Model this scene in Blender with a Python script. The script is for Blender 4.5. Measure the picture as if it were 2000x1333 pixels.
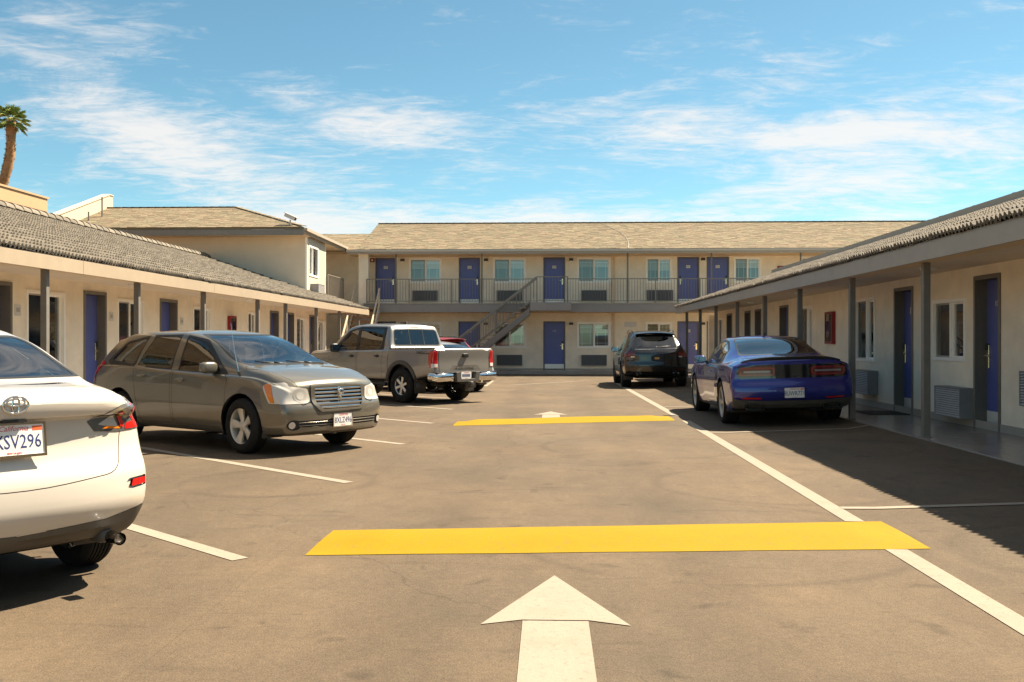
import bpy, bmesh, math, random
import numpy as np
from mathutils import Vector, Matrix
R = math.radians
SC = bpy.context.scene
for o in list(bpy.data.objects): bpy.data.objects.remove(o)
random.seed(7)
# ---------------------------------------------------------------- camera
cd = bpy.data.cameras.new('camera'); cam = bpy.data.objects.new('camera', cd)
SC.collection.objects.link(cam); SC.camera = cam
cd.sensor_width = 36; cd.lens = 36*1900/2000; cd.clip_end = 3000; cd.clip_start = .05
cam.location = (0, 0, 1.38); cam.rotation_euler = (R(90), 0, math.atan(73/1900))
# ---------------------------------------------------------------- sun and sky
SUNV = Vector((.60, .40, 1.0)).normalized()
sd = bpy.data.lights.new('sun', 'SUN'); sd.energy = 4.7; sd.angle = R(.53); sd.color = (1, .86, .66)
sun = bpy.data.objects.new('sun', sd); SC.collection.objects.link(sun)
sun.location = (20, 14, 40); sun.rotation_euler = SUNV.to_track_quat('Z', 'Y').to_euler()
W = bpy.data.worlds.new('World'); SC.world = W; W.use_nodes = True
def build_world():
    nt = W.node_tree; N = nt.nodes; L = nt.links; N.clear()
    def n(t, **k):
        x = N.new(t)
        for a, b in k.items(): setattr(x, a, b)
        return x
    def mth(op, a, b=None, clamp=False):
        x = n('ShaderNodeMath', operation=op); x.use_clamp = clamp
        for i, v in enumerate((a, b)):
            if v is None: continue
            if isinstance(v, (int, float)): x.inputs[i].default_value = v
            else: L.new(v, x.inputs[i])
        return x.outputs[0]
    out = n('ShaderNodeOutputWorld'); bg = n('ShaderNodeBackground')
    sky = n('ShaderNodeTexSky', sky_type='NISHITA'); sky.sun_disc = False
    sky.sun_elevation = math.asin(SUNV.z); sky.sun_rotation = math.atan2(SUNV.x, SUNV.y)
    sky.air_density = .72; sky.dust_density = .3; sky.ozone_density = .8; sky.altitude = 50
    tc = n('ShaderNodeTexCoord'); sp = n('ShaderNodeSeparateXYZ'); L.new(tc.outputs['Generated'], sp.inputs[0])
    den = mth('ADD', mth('MAXIMUM', sp.outputs['Z'], 0), .10)
    u = mth('DIVIDE', sp.outputs['X'], den); v = mth('DIVIDE', sp.outputs['Y'], den)
    cb = n('ShaderNodeCombineXYZ'); L.new(u, cb.inputs[0]); L.new(v, cb.inputs[1])
    def noise(scale, detail, rough, loc, sc, dist=0.):
        mp = n('ShaderNodeMapping'); mp.inputs['Location'].default_value = loc; mp.inputs['Scale'].default_value = sc
        mp.inputs['Rotation'].default_value = (0, 0, R(-14))
        L.new(cb.outputs[0], mp.inputs[0]); x = n('ShaderNodeTexNoise')
        x.inputs['Scale'].default_value = scale; x.inputs['Detail'].default_value = detail
        x.inputs['Roughness'].default_value = rough; x.inputs['Distortion'].default_value = dist
        L.new(mp.outputs[0], x.inputs[0]); return x.outputs[0]
    fine = noise(2.2, 10, .66, (3.1, 1.7, 0), (1, 1.25, 1), .6)
    streak = noise(7.5, 8, .68, (.3, 5.7, 0), (.8, 1.7, 1), 1.0)
    big = noise(.55, 3, .5, CLOUD_OFF, (1, 1, 1), .3)
    # banks of thin cloud low over the court; elsewhere random cirrus, thickened overhead out of view to add fill light
    dy = mth('MAXIMUM', sp.outputs['Y'], .08); X = mth('DIVIDE', sp.outputs['X'], dy); Z = mth('DIVIDE', sp.outputs['Z'], dy); tot = None
    for cx, cz, ra, rb, th, w in CLOUD_BANKS:
        c_, s_ = math.cos(R(th)), math.sin(R(th)); ddx = mth('SUBTRACT', X, cx); ddz = mth('SUBTRACT', Z, cz)
        p = mth('DIVIDE', mth('ADD', mth('MULTIPLY', ddx, c_), mth('MULTIPLY', ddz, s_)), ra); q = mth('DIVIDE', mth('SUBTRACT', mth('MULTIPLY', ddz, c_), mth('MULTIPLY', ddx, s_)), rb)
        e = mth('MULTIPLY', mth('POWER', 2.718, mth('MULTIPLY', mth('ADD', mth('MULTIPLY', p, p), mth('MULTIPLY', q, q)), -1)), w)
        tot = e if tot is None else mth('ADD', tot, e)
    far = mth('ADD', mth('MULTIPLY', mth('SUBTRACT', big, .5), 1.1), mth('MULTIPLY', mth('SUBTRACT', sp.outputs['Z'], .38, True), 1.0))
    s = mth('ADD', mth('ADD', mth('ADD', mth('MULTIPLY', tot, .62), far), mth('MULTIPLY', mth('SUBTRACT', fine, .5), 1.7)), mth('MULTIPLY', mth('SUBTRACT', streak, .5), 1.15))
    mr = n('ShaderNodeMapRange'); mr.interpolation_type = 'SMOOTHSTEP'
    mr.inputs[1].default_value = CLOUD_LO; mr.inputs[2].default_value = CLOUD_HI; mr.inputs[4].default_value = .76
    L.new(s, mr.inputs[0])
    tn = n('ShaderNodeMixRGB', blend_type='MULTIPLY'); tn.inputs[0].default_value = 1; L.new(sky.outputs[0], tn.inputs[1]); tn.inputs[2].default_value = (.74, 1.02, .88, 1)
    mix = n('ShaderNodeMixRGB'); L.new(mr.outputs[0], mix.inputs[0]); L.new(tn.outputs[0], mix.inputs[1])
    mix.inputs[2].default_value = (*CLOUD_COL, 1)
    L.new(mix.outputs[0], bg.inputs[0]); bg.inputs[1].default_value = SKY_STRENGTH
    L.new(bg.outputs[0], out.inputs[0])
CLOUD_OFF = (2.3, .4, 0); CLOUD_LO = .02; CLOUD_HI = .86; CLOUD_COL = (6.2, 5.7, 5.3)
CLOUD_BANKS = ((-.486, .325, .15, .04, -8, .75), (-.42, .215, .20, .045, -26, 1.0), (-.207, .237, .12, .026, -10, 1.0), (.25, .212, .28, .022, -1, .9), (.36, .172, .24, .03, 3, .75), (-.02, .122, .45, .022, 0, .95)); SKY_STRENGTH = .0525
build_world()
SC.view_settings.view_transform = 'Standard'; SC.view_settings.look = 'None'
SC.view_settings.gamma = 1; SC.view_settings.exposure = 1.74
SC.render.engine = 'CYCLES'; SC.cycles.max_bounces = 14; SC.cycles.diffuse_bounces = 8; SC.cycles.transparent_max_bounces = 16
# ---------------------------------------------------------------- helpers
COL = SC.collection
def link(o, parent=None, world=True):
    COL.objects.link(o)
    if parent is not None:
        o.parent = parent
        if world: o.matrix_parent_inverse = WM.get(parent.name, Matrix.Identity(4)).inverted()
    WM[o.name] = o.matrix_basis.copy()
    return o
WM = {}
def tag(o, label=None, cat=None, group=None, kind=None):
    if label: o['label'] = label
    if cat: o['category'] = cat
    if group: o['group'] = group
    if kind: o['kind'] = kind
    return o
def thing(name, label, cat, loc=(0, 0, 0), group=None):
    o = bpy.data.objects.new(name, None); o.location = loc; o.empty_display_size = .2
    link(o); return tag(o, label, cat, group)
class MB:
    def __init__(s): s.v = []; s.f = []
    def add(s, vs, fs):
        b = len(s.v); s.v += [tuple(v) for v in vs]; s.f += [tuple(b+i for i in f) for f in fs]; return s
    def box(s, x0, x1, y0, y1, z0, z1):
        if x0 > x1: x0, x1 = x1, x0
        if y0 > y1: y0, y1 = y1, y0
        if z0 > z1: z0, z1 = z1, z0
        return s.add([(x0,y0,z0),(x1,y0,z0),(x1,y1,z0),(x0,y1,z0),(x0,y0,z1),(x1,y0,z1),(x1,y1,z1),(x0,y1,z1)],
              [(0,3,2,1),(4,5,6,7),(0,1,5,4),(1,2,6,5),(2,3,7,6),(3,0,4,7)])
    def bar(s, p, q, w, h, up=(0, 0, 1)):            # rectangular bar from p to q
        p = Vector(p); q = Vector(q); d = (q-p).normalized(); up = Vector(up)
        a = d.cross(up)
        if a.length < 1e-4: a = d.cross(Vector((1, 0, 0)))
        a.normalize(); b = a.cross(d).normalized(); a *= w/2; b *= h/2
        return s.add([p-a-b, p+a-b, p+a+b, p-a+b, q-a-b, q+a-b, q+a+b, q-a+b],
              [(0,1,2,3),(7,6,5,4),(0,4,5,1),(1,5,6,2),(2,6,7,3),(3,7,4,0)])
    def tube(s, pts, r, n=8, cap=True):
        pts = [Vector(p) for p in pts]; rr = r if isinstance(r, (list, tuple)) else [r]*len(pts); rings = []; prev = None
        for i, p in enumerate(pts):
            d = (pts[min(i+1, len(pts)-1)]-pts[max(i-1, 0)]).normalized()
            a = d.cross(Vector((0, 0, 1)) if prev is None else prev.cross(d))
            if a.length < 1e-3: a = d.cross(Vector((1, 0, 0)))
            a.normalize(); b = d.cross(a).normalized(); prev = a.cross(d)*-1 if False else a.cross(d)
            rings.append([p+(a*math.cos(t)+b*math.sin(t))*rr[i] for t in [2*math.pi*k/n for k in range(n)]])
        # keep rings aligned
        vs = [v for r_ in rings for v in r_]; fs = []
        for i in range(len(pts)-1):
            best = min(range(n), key=lambda k: (rings[i+1][k]-rings[i][0]).length)
            for k in range(n):
                a0 = i*n+k; a1 = i*n+(k+1) % n; b0 = (i+1)*n+(k+best) % n; b1 = (i+1)*n+(k+1+best) % n
                fs.append((a0, a1, b1, b0))
        if cap: fs += [tuple(range(n))[::-1], tuple((len(pts)-1)*n+k for k in range(n))]
        return s.add(vs, fs)
    def lathe(s, prof, n=32, axis='y', c=(0, 0, 0), closed=False):     # prof: (radius, along)
        m = len(prof); vs = []; fs = []
        for k in range(n):
            t = 2*math.pi*k/n
            for r, a in prof:
                p = {'y': (r*math.cos(t), a, r*math.sin(t)), 'z': (r*math.cos(t), r*math.sin(t), a), 'x': (a, r*math.cos(t), r*math.sin(t))}[axis]
                vs.append((p[0]+c[0], p[1]+c[1], p[2]+c[2]))
        for k in range(n):
            for j in range(m if closed else m-1):
                fs.append((k*m+j, k*m+(j+1) % m, ((k+1) % n)*m+(j+1) % m, ((k+1) % n)*m+j))
        return s.add(vs, fs)
    def prism(s, poly, h0, h1, plane='xy'):          # extruded polygon
        n = len(poly)
        def P(a, b, h): return {'xy': (a, b, h), 'xz': (a, h, b), 'yz': (h, a, b)}[plane]
        return s.add([P(a, b, h0) for a, b in poly]+[P(a, b, h1) for a, b in poly],
              [tuple(range(n))[::-1], tuple(range(n, 2*n))]+[(i, (i+1) % n, n+(i+1) % n, n+i) for i in range(n)])
    def ball(s, c, r, nu=12, nv=8):
        rx, ry, rz = r if isinstance(r, (tuple, list)) else (r, r, r); vs = []; fs = []
        for j in range(nv+1):
            p = math.pi*j/nv
            for i in range(nu):
                t = 2*math.pi*i/nu; vs.append((c[0]+rx*math.sin(p)*math.cos(t), c[1]+ry*math.sin(p)*math.sin(t), c[2]+rz*math.cos(p)))
        for j in range(nv):
            for i in range(nu): fs.append((j*nu+i, (j+1)*nu+i, (j+1)*nu+(i+1) % nu, j*nu+(i+1) % nu))
        return s.add(vs, fs)
    def mesh(s, name, smooth=False, fix=True):
        m = bpy.data.meshes.new(name); m.from_pydata(s.v, [], s.f)
        if fix:
            bm = bmesh.new(); bm.from_mesh(m); bmesh.ops.remove_doubles(bm, verts=bm.verts, dist=1e-6)
            bmesh.ops.recalc_face_normals(bm, faces=bm.faces); bm.to_mesh(m); bm.free()
        if smooth: m.polygons.foreach_set('use_smooth', [True]*len(m.polygons))
        m.update(); return m
def obj(name, mb, mat, parent=None, smooth=False, bevel=0, world=True, loc=None, fix=True, autos=None):
    me = mb.mesh(name, smooth or bool(autos), fix) if isinstance(mb, MB) else mb
    if mat is not None and not me.materials: me.materials.append(mat)
    o = bpy.data.objects.new(name, me)
    if loc is not None: o.location = loc
    link(o, parent, world)
    if autos: me.set_sharp_from_angle(angle=R(autos))
    if bevel:
        b = o.modifiers.new('bevel', 'BEVEL'); b.width = bevel; b.segments = 2; b.limit_method = 'ANGLE'
    return o
def struct(name, mb, mat, parent=None, **k):
    o = obj(name, mb, mat, parent, **k)
    if parent is None: o['kind'] = 'structure'
    return o
def text_mesh(txt, size, ext=.001, align='CENTER', shear=0, xs=1.0):
    cu = bpy.data.curves.new('lettering', 'FONT'); cu.body = txt; cu.size = size; cu.extrude = ext; cu.align_x = align; cu.align_y = 'CENTER'; cu.shear = shear
    cu.resolution_u = 2
    o = bpy.data.objects.new('lettering', cu); COL.objects.link(o)
    dg = bpy.context.evaluated_depsgraph_get(); me = bpy.data.meshes.new_from_object(o.evaluated_get(dg))
    bpy.data.objects.remove(o); bpy.data.curves.remove(cu)
    if xs != 1: me.transform(Matrix.Diagonal((xs, 1, 1, 1)))
    return me
# ---------------------------------------------------------------- materials
MATS = {}
def mat(name, col, rough=.6, metal=0., var=0., vs=3., bump=0., bs=60., coat=0., spec=.5, island=0., stretch=(1, 1, 1), col2=None, v2=0., v2s=.6, crough=.03, flake=0., bdist=.01):
    if name in MATS: return MATS[name]
    m = bpy.data.materials.new(name); m.use_nodes = True; nt = m.node_tree; N = nt.nodes; L = nt.links
    b = N['Principled BSDF']; b.inputs['Base Color'].default_value = (*col, 1); b.inputs['Roughness'].default_value = rough
    b.inputs['Metallic'].default_value = metal; b.inputs['Specular IOR Level'].default_value = spec
    if coat: b.inputs['Coat Weight'].default_value = coat; b.inputs['Coat Roughness'].default_value = crough
    m.diffuse_color = (*col, 1); src = None
    if var or bump or v2 or island or flake:
        tc = N.new('ShaderNodeNewGeometry' if not flake else 'ShaderNodeTexCoord'); mp = N.new('ShaderNodeMapping'); mp.inputs['Scale'].default_value = stretch
        L.new(tc.outputs['Position' if not flake else 'Object'], mp.inputs[0])
        def noise(s, d=5, r=.6):
            x = N.new('ShaderNodeTexNoise'); x.inputs['Scale'].default_value = s; x.inputs['Detail'].default_value = d; x.inputs['Roughness'].default_value = r
            L.new(mp.outputs[0], x.inputs[0]); return x.outputs[0]
        def mul(c, f, amt, tint=None):     # c * (1 + amt*(f-.5)*2) toward tint
            mr = N.new('ShaderNodeMapRange'); mr.inputs[1].default_value = .25; mr.inputs[2].default_value = .75
            mr.inputs[3].default_value = 1-amt; mr.inputs[4].default_value = 1+amt; L.new(f, mr.inputs[0])
            vm = N.new('ShaderNodeVectorMath'); vm.operation = 'SCALE'; L.new(c, vm.inputs[0]); L.new(mr.outputs[0], vm.inputs['Scale']); return vm.outputs[0]
        rgb = N.new('ShaderNodeRGB'); rgb.outputs[0].default_value = (*col, 1); c = rgb.outputs[0]
        if col2:
            mx = N.new('ShaderNodeMixRGB'); L.new(c, mx.inputs[1]); mx.inputs[2].default_value = (*col2, 1)
            cr = N.new('ShaderNodeMapRange'); cr.inputs[1].default_value = .4; cr.inputs[2].default_value = .65; L.new(noise(v2s*1.7, 6, .65), cr.inputs[0]); L.new(cr.outputs[0], mx.inputs[0]); c = mx.outputs[0]
        if island:
            gi = N.new('ShaderNodeNewGeometry'); wn = N.new('ShaderNodeTexWhiteNoise'); wn.noise_dimensions = '1D'; L.new(gi.outputs['Random Per Island'], wn.inputs['W'])
            c = mul(c, wn.outputs['Value'], island)
            oi = N.new('ShaderNodeObjectInfo'); c = mul(c, oi.outputs['Random'], island*.6)
        if var: c = mul(c, noise(vs), var)
        if v2: c = mul(c, noise(v2s, 3), v2)
        L.new(c, b.inputs['Base Color'])
        if bump:
            bp = N.new('ShaderNodeBump'); bp.inputs['Strength'].default_value = bump; bp.inputs['Distance'].default_value = bdist
            L.new(noise(bs, 4, .65), bp.inputs['Height']); L.new(bp.outputs[0], b.inputs['Normal'])
    MATS[name] = m; return m
def glass(name, tint, rough=.0, refl=1.0):
    if name in MATS: return MATS[name]
    m = bpy.data.materials.new(name); m.use_nodes = True; nt = m.node_tree; N = nt.nodes; L = nt.links; N.clear()
    out = N.new('ShaderNodeOutputMaterial'); tr = N.new('ShaderNodeBsdfTransparent'); tr.inputs[0].default_value = (*tint, 1)
    gl = N.new('ShaderNodeBsdfGlossy'); gl.inputs['Roughness'].default_value = rough; gl.inputs[0].default_value = (refl, refl, refl, 1)
    fr = N.new('ShaderNodeFresnel'); fr.inputs[0].default_value = 1.55
    ma = N.new('ShaderNodeMath'); ma.operation = 'MULTIPLY_ADD'; ma.inputs[1].default_value = 1.5; ma.inputs[2].default_value = .02; ma.use_clamp = True
    mx = N.new('ShaderNodeMixShader'); L.new(fr.outputs[0], ma.inputs[0]); L.new(ma.outputs[0], mx.inputs[0]); L.new(tr.outputs[0], mx.inputs[1]); L.new(gl.outputs[0], mx.inputs[2]); L.new(mx.outputs[0], out.inputs[0])
    m.diffuse_color = (*tint, 1); MATS[name] = m; return m
def asphalt_mat():
    m = bpy.data.materials.new('asphalt'); m.use_nodes = True; nt = m.node_tree; N = nt.nodes; L = nt.links; b = N['Principled BSDF']
    g = N.new('ShaderNodeNewGeometry')
    def noise(s, d, r, sc=(1, 1, 1), dist=0, loc=(0, 0, 0)):
        mp = N.new('ShaderNodeMapping'); mp.inputs['Scale'].default_value = sc; mp.inputs['Location'].default_value = loc; L.new(g.outputs['Position'], mp.inputs[0])
        x = N.new('ShaderNodeTexNoise'); x.inputs['Scale'].default_value = s; x.inputs['Detail'].default_value = d; x.inputs['Roughness'].default_value = r; x.inputs['Distortion'].default_value = dist
        L.new(mp.outputs[0], x.inputs[0]); return x.outputs[0]
    def rng(f, a, b_, c, d):
        x = N.new('ShaderNodeMapRange'); x.inputs[1].default_value = a; x.inputs[2].default_value = b_; x.inputs[3].default_value = c; x.inputs[4].default_value = d; L.new(f, x.inputs[0]); return x.outputs[0]
    def sc(c, f):
        x = N.new('ShaderNodeVectorMath'); x.operation = 'SCALE'; L.new(c, x.inputs[0]); L.new(f, x.inputs['Scale']); return x.outputs[0]
    rgb = N.new('ShaderNodeMixRGB'); rgb.inputs[1].default_value = (.118, .084, .052, 1); rgb.inputs[2].default_value = (.096, .0725, .048, 1)
    L.new(rng(noise(.35, 4, .6), .35, .65, 0, 1), rgb.inputs[0]); c = rgb.outputs[0]
    c = sc(c, rng(noise(110, 3, .75), .3, .7, .62, 1.38))            # aggregate
    c = sc(c, rng(noise(28, 4, .7), .3, .7, .84, 1.16)); c = sc(c, rng(noise(5, 6, .7, (1, .6, 1), .6), .35, .7, .90, 1.08))
    c = sc(c, rng(noise(.9, 5, .6, (1, .5, 1)), .3, .7, .80, 1.14))      # worn patches
    c = sc(c, rng(noise(2.2, 6, .6, (.35, 1.6, 1), 1.5), .58, .72, 1, .80))      # tyre scuffs
    c = sc(c, rng(noise(3.2, 3, .5, (1, 1, 1), .4, (4, 2, 0)), .64, .73, 1, .70))   # oil drips
    # curved scuff rings
    vo = N.new('ShaderNodeTexVoronoi'); vo.inputs['Scale'].default_value = .33; L.new(g.outputs['Position'], vo.inputs['Vector'])
    w = N.new('ShaderNodeMath'); w.operation = 'PINGPONG'; w.inputs[1].default_value = .24; L.new(vo.outputs['Distance'], w.inputs[0])
    k = N.new('ShaderNodeMath'); k.operation = 'ADD'; L.new(rng(w.outputs[0], .0, .025, .80, 1), k.inputs[0]); L.new(rng(noise(.6, 4, .6, (1, 1, 1), 0, (7, 3, 0)), .42, .55, .15, 0), k.inputs[1])
    k2 = N.new('ShaderNodeMath'); k2.operation = 'MINIMUM'; k2.inputs[1].default_value = 1; L.new(k.outputs[0], k2.inputs[0])
    c = sc(c, k2.outputs[0])
    vc = N.new('ShaderNodeTexVoronoi'); vc.feature = 'DISTANCE_TO_EDGE'; vc.inputs['Scale'].default_value = .16
    mpd = N.new('ShaderNodeVectorMath'); mpd.operation = 'ADD'; nz = N.new('ShaderNodeTexNoise'); nz.inputs['Scale'].default_value = 1.1; nz.inputs['Detail'].default_value = 6; L.new(g.outputs['Position'], nz.inputs[0]); L.new(nz.outputs['Color'], mpd.inputs[0]); L.new(g.outputs['Position'], mpd.inputs[1]); L.new(mpd.outputs[0], vc.inputs['Vector'])
    c = sc(c, rng(vc.outputs['Distance'], 0, .0018, .72, 1))
    sx = N.new('ShaderNodeSeparateXYZ'); L.new(g.outputs['Position'], sx.inputs[0])
    def band(cx, w, lo, ns):                                # darkened wheel lane or joint along the drive
        d = N.new('ShaderNodeMath'); d.operation = 'SUBTRACT'; L.new(sx.outputs['X'], d.inputs[0]); d.inputs[1].default_value = cx
        wv = N.new('ShaderNodeMath'); wv.operation = 'ADD'; L.new(d.outputs[0], wv.inputs[0]); L.new(rng(noise(.5, 4, .6, (1, .35, 1), 0, (cx, 3, 0)), .2, .8, -ns, ns), wv.inputs[1])
        a_ = N.new('ShaderNodeMath'); a_.operation = 'ABSOLUTE'; L.new(wv.outputs[0], a_.inputs[0])
        x = N.new('ShaderNodeMapRange'); x.interpolation_type = 'SMOOTHSTEP'; x.inputs[1].default_value = 0; x.inputs[2].default_value = w; x.inputs[3].default_value = lo; x.inputs[4].default_value = 1; L.new(a_.outputs[0], x.inputs[0]); return x.outputs[0]
    c = sc(c, band(-.75, .5, .90, .25)); c = sc(c, band(.95, .5, .90, .25)); c = sc(c, band(-1.75, .010, .86, .05)); c = sc(c, band(-3.2, .8, .90, .5))
    L.new(c, b.inputs['Base Color']); b.inputs['Roughness'].default_value = .88; b.inputs['Specular IOR Level'].default_value = .3
    bp = N.new('ShaderNodeBump'); bp.inputs['Strength'].default_value = .75; bp.inputs['Distance'].default_value = .006
    L.new(noise(120, 3, .7), bp.inputs['Height']); L.new(bp.outputs[0], b.inputs['Normal'])
    MATS['asphalt'] = m; return m
def paint_mat(name, col, wear=.5, dirt=(.3, .25, .18)):      # road paint, worn through here and there
    m = bpy.data.materials.new(name); m.use_nodes = True; nt = m.node_tree; N = nt.nodes; L = nt.links; b = N['Principled BSDF']
    g = N.new('ShaderNodeNewGeometry')
    def noise(s, d, r, dist=0):
        x = N.new('ShaderNodeTexNoise'); x.inputs['Scale'].default_value = s; x.inputs['Detail'].default_value = d; x.inputs['Roughness'].default_value = r; x.inputs['Distortion'].default_value = dist
        L.new(g.outputs['Position'], x.inputs[0]); return x.outputs[0]
    def rng(f, a, b_, c, d):
        x = N.new('ShaderNodeMapRange'); x.inputs[1].default_value = a; x.inputs[2].default_value = b_; x.inputs[3].default_value = c; x.inputs[4].default_value = d; L.new(f, x.inputs[0]); return x.outputs[0]
    c1 = N.new('ShaderNodeMixRGB'); c1.inputs[1].default_value = (*col, 1); c1.inputs[2].default_value = (*[a*.62+d*.38 for a, d in zip(col, dirt)], 1)
    L.new(rng(noise(3.5, 6, .65, .5), .45, .75, 0, wear), c1.inputs[0])
    c2 = N.new('ShaderNodeMixRGB'); L.new(c1.outputs[0], c2.inputs[1]); c2.inputs[2].default_value = (.12, .1, .085, 1)
    L.new(rng(noise(22, 7, .8), .55, .66, 0, .9*wear), c2.inputs[0])
    c3 = N.new('ShaderNodeMixRGB'); L.new(c2.outputs[0], c3.inputs[1]); c3.inputs[2].default_value = (*[a*.8 for a in col], 1); L.new(rng(noise(130, 3, .7), .4, .62, 0, .6), c3.inputs[0])
    L.new(c3.outputs[0], b.inputs['Base Color']); b.inputs['Roughness'].default_value = .8; b.inputs['Specular IOR Level'].default_value = .15
    bp = N.new('ShaderNodeBump'); bp.inputs['Strength'].default_value = .5; bp.inputs['Distance'].default_value = .004
    L.new(noise(120, 3, .7), bp.inputs['Height']); L.new(bp.outputs[0], b.inputs['Normal'])
    MATS[name] = m; return m
asphalt_mat(); paint_mat('white_paint', (.285, .245, .195), .75, (.14, .115, .08)); paint_mat('yellow_paint', (.27, .176, .003), .5, (.20, .09, .003))
STUCCO = mat('stucco', (.87, .77, .61), .9, var=.10, vs=2.6, v2=.08, v2s=.45, bump=.7, bs=30, bdist=.014)
STUCCO_SUN = mat('sunlit_stucco', (.50, .42, .31), .9, var=.06, vs=2, bump=.4, bs=40)  # sunlit copy of the wall stucco, colour darkened to offset direct sun
PEACH = mat('peach_stucco', (.42, .27, .17), .9, var=.05, vs=2, bump=.3, bs=30)
TRIM = mat('grey_trim_paint', (.36, .325, .275), .6, var=.07, vs=4, v2=.06, v2s=.7, bump=.12, bs=30)
TAN = mat('tan_soffit_paint', (.72, .55, .36), .7, var=.05, vs=4)
CEIL = mat('soffit_paint', (.72, .62, .50), .8, var=.06, vs=3)
POST = mat('post_paint', (.17, .155, .135), .45, var=.1, vs=6)
FRAME = mat('door_frame_paint', (.16, .145, .12), .45, var=.08, vs=8)
DOOR = mat('blue_door_paint', (.09, .112, .33), .38, var=.06, vs=4, bump=.03, bs=60)
KICK = mat('steel_kickplate', (.80, .77, .71), .4, .25, var=.06, vs=8)
WHITE = mat('white_vinyl', (.92, .89, .82), .45, var=.03, vs=6)
BRASS = mat('lock_metal', (.72, .62, .42), .25, .9)
DARK = mat('dark_plastic', (.02, .02, .02), .4)
LOUV = mat('louvre_grey', (.24, .235, .24), .5, .1, var=.06, vs=8)
CONC = mat('walkway_concrete', (.24, .215, .19), .24, var=.14, vs=1.4, v2=.12, v2s=4, bump=.06, bs=60)
KERB = mat('kerb_concrete', (.3, .27, .24), .8, var=.12, vs=3, bump=.2, bs=60)
RAIL = mat('railing_paint', (.2, .175, .145), .45)
TILE = mat('roof_tile_concrete', (.150, .128, .098), .85, var=.16, vs=9, island=.16, bump=.3, bs=60)
SHING = mat('asphalt_shingle', (.245, .185, .120), .95, var=.12, vs=14, island=.15, col2=(.215, .185, .118), v2s=1.1, bump=.4, bs=90)
WOOD = mat('stained_wood', (.30, .135, .055), .6, var=.2, vs=6, stretch=(3, 3, 12))
RED = mat('red_enamel', (.27, .015, .016), .35)
ROOM = mat('room_interior', (.4, .35, .28), .9)
BLIND = mat('blind_slat', (.90, .82, .62), .7)
CURTAIN = mat('curtain_cloth', (.90, .88, .58), .85, var=.12, vs=5)
PANE = glass('window_glass', (.985, .99, .975), 0, 1.0)
SCREEN = glass('screened_glass', (.88, .88, .85), .08, .8)
PLAQUE = mat('plaque', (.62, .60, .54), .4)
# ================================================================ ground, walks, markings
def gh(x):                                    # height of the asphalt: it climbs a little toward the right-hand walk
    return .06*min(1, max(0, (x-2.7)/1.8)) + .05*min(1, max(0, (x-4.5)/.3))
def build_ground():
    xs = [-420, -60, -20, -9, -4, 0, 2.7, 3.1, 3.5, 3.9, 4.5, 4.8, 8, 20, 60, 420]; ys = [-300, -30, 0, 15, 30, 45, 80, 500]
    m = MB(); m.add([(x, y, gh(x)) for x in xs for y in ys], [(i*len(ys)+j, (i+1)*len(ys)+j, (i+1)*len(ys)+j+1, i*len(ys)+j+1) for i in range(len(xs)-1) for j in range(len(ys)-1)])
    struct('ground', m, MATS['asphalt'], fix=False)
build_ground()
def strip(name, quad, matn, dz=.004, n=8):     # painted quad laid on the asphalt
    (a, b, c, d) = [Vector((*p, 0)) for p in quad]; m = MB(); vs = []
    for i in range(n+1):
        t = i/n
        for p in (a.lerp(d, t), b.lerp(c, t)): vs.append((p.x, p.y, gh(p.x)+dz))
    m.add(vs, [(2*i, 2*i+1, 2*i+3, 2*i+2) for i in range(n)])
    return struct(name, m, MATS[matn], fix=False)
def line(p, q, w, dz=.004):
    p = Vector(p); q = Vector(q); d = (q-p).normalized(); s = Vector((d.y, -d.x))*w/2
    return strip('parking_line', (p-s, p+s, q+s, q-s), 'white_paint', dz)
line((2.29, 2.2), (2.29, 6.52), .145); line((2.33, 7.52), (2.36, 16.95), .145); line((2.33, 17.98), (2.2, 32.6), .145)
for y in (8.12, 14.75, 20.45, 26.6, 32.5): line((2.4, y), (4.78, y+.06), .10, .006)
for y in (2.7, 6.07, 9.40, 12.92, 16.22, 19.55, 22.9, 26.2): line((-1.95, y), (-5.75, y+3.40), .115)
line((-1.2, 30.4), (1.2, 33.7), .11); line((-1.95, 29.5), (-1.95, 33.6), .11)
def arrow(cx, y0, ytip, yhead, ysh, hw, sw):
    m = MB(); z = .004
    m.add([(cx, ytip, z), (cx-hw, yhead, z), (cx-sw*1.02, yhead+.085, z), (cx+sw*1.02, yhead+.085, z), (cx+hw, yhead, z)], [(0, 1, 2, 3, 4)])
    m.add([(cx-sw, ysh, z), (cx+sw, ysh, z), (cx+sw, y0, z), (cx-sw, y0, z)], [(0, 3, 2, 1)])
    struct('arrow_marking', m, MATS['white_paint'], fix=False)
arrow(.03, 3.1, 5.72, 4.72, 4.79, .365, .162); arrow(.03, 16.6, 19.05, 18.15, 18.2, .33, .162)
def bump(label, x0, x1, yl, yr, wl, wr, h):
    nx, ny = 40, 14; vs = []; fs = []
    for i in range(nx+1):
        t = i/nx; x = x0+(x1-x0)*t; e = min(1, min(t, 1-t)*9+.08)
        for j in range(ny+1):
            q = j/ny; y = (yl+(yr-yl)*t)+(wl+(wr-wl)*t)*q + .004*math.sin(x*5.3+q*2)
            vs.append((x, y, gh(x)+.0035+h*e*math.sin(math.pi*q)**1.3*(1+.08*math.sin(x*3.1))))
    for i in range(nx):
        for j in range(ny): fs.append((i*(ny+1)+j, (i+1)*(ny+1)+j, (i+1)*(ny+1)+j+1, i*(ny+1)+j+1))
    o = obj('speed_bump', MB().add(vs, fs), MATS['yellow_paint'], smooth=True, fix=False)
    tag(o, label, 'speed bump', 'yellow speed bumps across the drive')
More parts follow.
